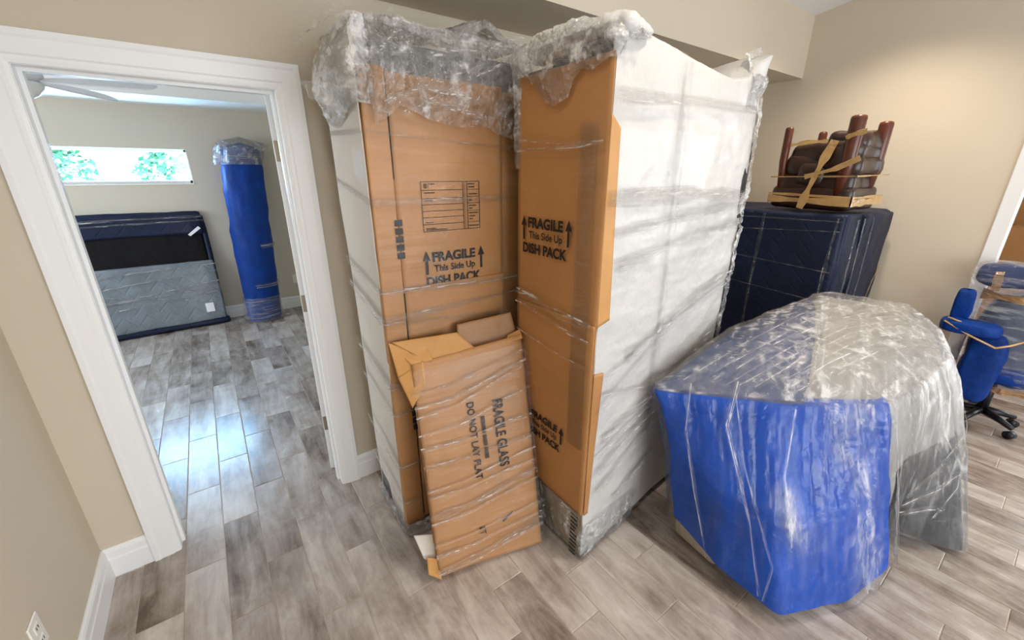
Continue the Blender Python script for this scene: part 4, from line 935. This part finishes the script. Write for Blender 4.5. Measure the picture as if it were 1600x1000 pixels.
# extra twisted strands
def on(u, t, off=.03):
    i = int(round(u*per)) % NUU; j = min(nrow-1, int(round(t*nside))); return CP[j, i]+CN[j, i]*off
for k, (pts, wd) in enumerate((([(.45, 1.02), (.45, .7), (.62, .3), (.9, .02)], .012), ([(1.1, 1.06), (1.15, .8), (1.5, .35), (1.75, .05)], .018), ([(1.25, 1.0), (1.4, .6), (1.9, .2), (1.8, .03)], .014), ([(4.15, .98), (4.1, .5), (4.15, .1)], .014), ([(6.0, .98), (6.02, .6), (5.8, .3), (5.5, .14)], .016), ([(5.3, .95), (5.5, .6), (6.1, .3)], .02), ([(6.4, .98), (6.6, .6), (6.9, .2)], .025), ([(4.9, .28), (5.4, .40), (5.9, .55)], .03), ([(4.85, .22), (5.5, .30), (6.1, .36)], .035), ([(2.1, .3), (2.0, .6), (2.2, .95)], .015), ([(4.9, .16), (5.5, .20), (6.3, .12)], .025))):
    P3 = [on(u, t) for u, t in pts]; nn = [CN[min(nrow-1, int(t*nside)), int(u*per) % NUU] for u, t in pts]
    strap('film_strand', P3, wd*1.3, ch, nn, mat=M_FILMV, seed=300+k, layers=.8, wob=.0015, n=60)
for k in range(9):
    a = .18+.07*k; s = on(.2+.25*k, 1.05, .014); e = on(8.2-.25*k, 1.05, .014); mid = (s+e)/2; mid[2] = max(s[2], e[2])+.035
    nrm = (0, 0, 1); strap('film_strand', [s, mid*.5+s*.5+np.array([0, 0, .012]), mid, mid*.5+e*.5+np.array([0, 0, .012]), e], .02+.012*(k % 3), ch, nrm, mat=M_FILMV, seed=330+k, layers=.6, wob=.002)
adopt(ch)

# ================================================================== NAVY PAD WRAPPED DRESSER AGAINST THE RIGHT WALL
dr = empty('wrapped_dresser', (3.65, 1.5, 0), 'tall dresser wrapped in dark navy quilted pads against the right wall, behind the blue armchair', 'dresser')
MI = Matrix.Identity(4)
box('dresser_body', (3.25, .95, .02), (4.09, 2.08, 1.42), M_CHAR, dr, bev=.01)
quilt('side_pad', (3.20, .90, .03), (3.26, 2.11, 1.455), M_NAVY, dr, MI, amp=.012, seed=21, r=.02)
quilt('front_pad', (3.22, .885, .03), (4.10, .945, 1.452), M_NAVY, dr, MI, amp=.012, seed=22, r=.02)
quilt('top_pad', (3.21, .90, 1.405), (4.11, 2.11, 1.458), M_NAVY, dr, MI, amp=.008, seed=23, r=.02)
quilt('corner_flap', (3.50, .865, .50), (4.08, .90, 1.44), M_NAVY, dr, MI, amp=.014, seed=24, r=.012)
for k, (y0, y1, wd) in enumerate(((.925, .935, .035), (1.36, 1.37, .03))):
    strap('film_strap', [(3.182, y0, 1.44), (3.182, y1, .9), (3.185, y0, .3)], wd, dr, (-1, 0, 0), seed=400+k, layers=.7-.4*k)
for k, (za, zb) in enumerate(((1.41, 1.42), (1.30, 1.36), (1.17, 1.10), (.98, .90))):
    strap('film_strap', [(3.18, 2.1, za), (3.176, 1.5, (za+zb)/2), (3.18, .9, zb)], .012, dr, (-1, 0, 0), seed=410+k, layers=.3)
for k, x in enumerate((3.30, 3.42, 3.60)):
    strap('film_strap', [(x, .862, 1.43), (x+.02, .858, 1.0), (x-.02, .862, .5)], .04, dr, (0, -1, 0), seed=420+k, layers=.4)
strap('tape_line', [(4.09, .865, 1.05), (3.98, .86, .95), (3.80, .86, .55)], .018, dr, (0, -1, 0), M_TAPE, seed=430, layers=1)
adopt(dr)

# upturned stool in brown leather on top of the dresser
st = empty('wrapped_stool', (3.5, 1.12, 1.46), 'upturned stool wrapped in dark brown leather and tan tape on the navy dresser', 'stool')
ZB = 1.482
def leather(name, c0, c1, seed, amp=.02, r=.03, mat=M_LEATHER):
    Ms = Matrix.Translation((3.50, 1.12, 0)) @ Matrix.Rotation(math.radians(-7), 4, 'Z')
    return quilt(name, c0, c1, mat, st, Ms, amp=amp, seed=seed, r=r)
MsR = Matrix.Translation((3.50, 1.12, 0)) @ Matrix.Rotation(math.radians(-7), 4, 'Z')
leather('seat_cushion', (-.19, -.215, ZB), (.17, .275, ZB+.14), 41, .010, .03)
leather('leather_fold', (-.185, -.205, ZB+.10), (.16, .255, ZB+.235), 42, .022, .045)
leather('leather_fold', (-.175, -.215, ZB+.20), (.15, .235, ZB+.34), 43, .026, .05)
leather('leather_fold', (-.165, -.19, ZB+.29), (.14, .225, ZB+.42), 44, .026, .05)
leather('leather_fold', (-.155, -.205, ZB+.36), (.12, .00, ZB+.475), 45, .024, .04)
leather('leather_fold', (-.19, -.03, ZB+.14), (.0, .14, ZB+.30), 46, .03, .05)
leather('leather_fold', (-.19, -.15, ZB+.24), (.0, .02, ZB+.40), 47, .03, .05)
for (x, y, h, r0) in ((-.165, .225, .52, .026), (.12, .16, .50, .026), (-.165, -.135, .555, .042), (.10, -.17, .53, .038)):
    bm = bmesh.new(); p = MsR @ Vector((x, y, 0)); q2 = MsR @ Vector((x*1.03, y*1.10, 0))
    tube(bm, [(p.x, p.y, ZB+.05), (q2.x, q2.y, ZB+.30), (q2.x, q2.y, ZB+h-.02), (q2.x, q2.y, ZB+h-.006), (q2.x, q2.y, ZB+h)], [r0*.8, r0*.95, r0, r0*.92, r0*.6], 14); bm_obj('leg', bm, M_WOODLEG, st, True)
def band(z0, z1, wd, seed, x=.202, ya=.285, yb=-.23):
    c = [(-x, ya, z0), (-x, 0, (z0+z1)/2), (-x, yb, z1)]; strap('tape_band', [MsR @ Vector(p) for p in c], wd, st, (MsR.to_3x3() @ Vector((-1, 0, 0)))[:], M_TAPE, seed=seed, layers=1, wob=.003)
    c = [(-x, yb, z1), (x, yb, z1+.01)]; strap('tape_band', [MsR @ Vector(p) for p in c], wd, st, (MsR.to_3x3() @ Vector((0, -1, 0)))[:], M_TAPE, seed=seed+50, layers=1, wob=.003)
band(ZB+.055, ZB+.045, .055, 501); band(ZB+.09, ZB+.075, .02, 502); band(ZB+.20, ZB+.205, .010, 503, .212)
strap('tape_band', [MsR @ Vector(p) for p in ((-.235, .04, ZB+.0), (-.24, .0, ZB+.15), (-.215, -.03, ZB+.30), (-.19, -.06, ZB+.42))], .06, st, (MsR.to_3x3() @ Vector((-1, 0, 0)))[:], M_TAPE, seed=505, wob=.003)
strap('tape_band', [MsR @ Vector(p) for p in ((-.235, .05, ZB+.20), (-.235, -.12, ZB+.25), (-.225, -.235, ZB+.31))], .035, st, (MsR.to_3x3() @ Vector((-1, 0, 0)))[:], M_TAPE, seed=507, wob=.003)
strap('tape_band', [MsR @ Vector(p) for p in ((-.20, .20, ZB+.40), (-.195, .10, ZB+.415), (-.19, -.02, ZB+.415))], .03, st, (MsR.to_3x3() @ Vector((-1, 0, .3)))[:], M_TAPE, seed=509, wob=.003)
strap('tape_band', [MsR @ Vector(p) for p in ((-.205, -.12, ZB+.43), (-.21, -.18, ZB+.45), (-.205, -.225, ZB+.46))], .035, st, (MsR.to_3x3() @ Vector((-1, 0, 0)))[:], M_TAPE, seed=511, wob=.003)
adopt(st)

# ================================================================== WRAPPED OFFICE CHAIR IN THE OPENING
oc = empty('wrapped_office_chair', (4.24, .10, 0), 'office chair wrapped in blue pad, film and brown tape by the right opening', 'office chair')
def blob(name, c, s, mat, seed, amp=.012, rot=0, par=oc, p=3.0, tilt=0, layers=None, grow=0):
    nu, nv = 56, 34; th = np.linspace(0, 2*PI, nu, endpoint=False)[None]; ph = np.linspace(-PI/2+.02, PI/2-.02, nv)[:, None]
    def sp(v): return np.sign(v)*np.abs(v)**(2/p)
    P = stk(*[(s[0]+grow)*sp(np.cos(ph))*sp(np.cos(th)), (s[1]+grow)*sp(np.cos(ph))*sp(np.sin(th)), (s[2]+grow)*sp(np.sin(ph))+0*th])
    R = np.array((Matrix.Rotation(rot, 3, 'Z') @ Matrix.Rotation(tilt, 3, 'Y'))); P = P@R.T+np.array(c)
    d = P-np.array(c); d /= np.linalg.norm(d, axis=2, keepdims=True)
    P = P+d*(amp*(fbm(P*7, 3, seed)+.5*ridge(P*11, 2, seed)))[..., None]
    return patch(name, P, mat, par, closed=True, layers=layers)
blob('headrest', (4.07, .205, 1.09), (.065, .145, .075), M_NAVY2, 1, .010, .1)
blob('backrest', (4.20, .05, .66), (.09, .235, .31), M_SLATE, 2, .012, .1)
blob('seat', (4.22, .10, .42), (.16, .17, .07), M_BLUE2, 3, .012, .1)
blob('armrest', (4.02, .355, .87), (.035, .045, .11), M_BLUE2, 4, .008, .1, tilt=-.15, p=5)
blob('armrest', (3.99, .285, .735), (.12, .135, .045), M_BLUE2, 5, .012, .1, p=4, tilt=.1)
blob('blue_pad', (4.05, .185, .46), (.085, .095, .24), M_BLUE2, 6, .018, .1, p=4)
blob('stretch_film', (4.18, .06, .68), (.135, .265, .37), M_FILM, 7, .014, .1, layers=1.0)
blob('stretch_film', (4.07, .205, 1.08), (.08, .165, .10), M_FILM, 8, .010, .1, layers=.9)
strap('tape_band', [(4.08, .30, .955), (4.045, .12, .95), (4.10, -.25, .93)], .075, oc, (-1, -.1, 0), M_BTAPE, seed=600, wob=.006)
strap('tape_band', [(4.10, .16, .335), (4.07, .05, .33), (4.10, -.20, .36)], .06, oc, (-1, -.1, 0), M_BTAPE, seed=601, wob=.008)
strap('tape_band', [(4.06, .255, 1.165), (3.998, .25, 1.10), (4.02, .245, .99)], .055, oc, (-1, 0, 0), M_BTAPE, seed=605, wob=.004)
for k, (a, b) in enumerate((((3.87, .40, .775), (3.90, .14, .655)), ((3.88, .39, .80), (3.91, .26, .775)), ((3.90, .14, .655), (4.02, .03, .71)))):
    bm = bmesh.new(); tube(bm, [a, ((a[0]+b[0])/2-.01, (a[1]+b[1])/2, (a[2]+b[2])/2-.005), b], .006, 8); bm_obj('cord', bm, M_TAPE, oc, True)
bm = bmesh.new(); tube(bm, [(4.24, .10, .09), (4.24, .10, .38)], .03, 14); bm_obj('gas_column', bm, M_PLASTIC, oc, True)
for k in range(5):
    a = .35+k*2*PI/5; c = Vector((4.24, .10, 0)); d = Vector((math.cos(a), math.sin(a), 0)); R = .20
    bm = bmesh.new(); tube(bm, [c+Vector((0, 0, .11)), c+d*R*.6+Vector((0, 0, .095)), c+d*R+Vector((0, 0, .075))], [.03, .022, .016], 10); a_ = bm_obj('base_arm', bm, M_PLASTIC, oc, True)
    s = d.cross(Vector((0, 0, 1))); p = c+d*R+Vector((0, 0, .027)); bm = bmesh.new(); tube(bm, [p-s*.022, p+s*.022], .027, 16); bm_obj('caster', bm, M_PLASTIC, a_, True)
adopt(oc)

# ================================================================== MOVING BOXES BEYOND THE OPENING
def moving_box(x, y, z, sx, sy, sz, rot, label, open_=False):
    e = empty('moving_box', (x, y, z), label, 'box', 'cardboard moving boxes beyond the opening')
    M = Matrix.Translation((x, y, z)) @ Matrix.Rotation(rot, 4, 'Z'); t = .004
    bm = bmesh.new()
    for c0, c1 in (((-sx/2, -sy/2, 0), (-sx/2+t, sy/2, sz)), ((sx/2-t, -sy/2, 0), (sx/2, sy/2, sz)), ((-sx/2, -sy/2, 0), (sx/2, -sy/2+t, sz)), ((-sx/2, sy/2-t, 0), (sx/2, sy/2, sz)), ((-sx/2, -sy/2, 0), (sx/2, sy/2, t))): add_box(bm, c0, c1, 0, M)
    bm_obj('carton_walls', bm, M_CARD, e)
    if open_:
        for s in (-1, 1):
            bm = bmesh.new(); Mf = M @ Matrix.Translation((s*sx/2, 0, sz)) @ Matrix.Rotation(s*math.radians(35), 4, 'Y'); add_box(bm, (-.002, -sy/2, 0), (.002, sy/2, .17), 0, Mf); bm_obj('flap', bm, M_CARD_L, e)
    else:
        for s in (-1, 1):
            bm = bmesh.new(); add_box(bm, (min(0, s*sx/2)+.001, -sy/2, sz), (max(0, s*sx/2)-.001, sy/2, sz+t), 0, M); bm_obj('flap', bm, M_CARD, e)
        bm = bmesh.new(); add_box(bm, (-.025, -sy/2-.001, sz+t), (.025, sy/2+.001, sz+t+.001), 0, M); bm_obj('tape_strip', bm, M_BTAPE, e)
        bm = bmesh.new(); add_box(bm, (-sx/2-.001, -.025, sz-.07), (-sx/2, .025, sz), 0, M); bm_obj('tape_strip', bm, M_BTAPE, e)
    adopt(e)
moving_box(5.80, .12, 0, .50, .55, .50, .0, 'brown moving box at the bottom of the stack beyond the opening')
moving_box(5.80, .12, .506, .50, .55, .46, .04, 'brown moving box in the middle of the stack beyond the opening')
moving_box(5.80, .10, .974, .48, .60, .29, -.03, 'brown moving box on top of the nearer stack beyond the opening')
moving_box(6.42, .15, 0, .50, .70, .60, .0, 'lowest brown box of the taller rear stack beyond the opening')
moving_box(6.42, .15, .606, .50, .70, .55, .0, 'second brown box of the taller rear stack beyond the opening')
moving_box(6.42, .12, 1.163, .50, .75, .45, .0, 'topmost brown box of the taller rear stack beyond the opening')
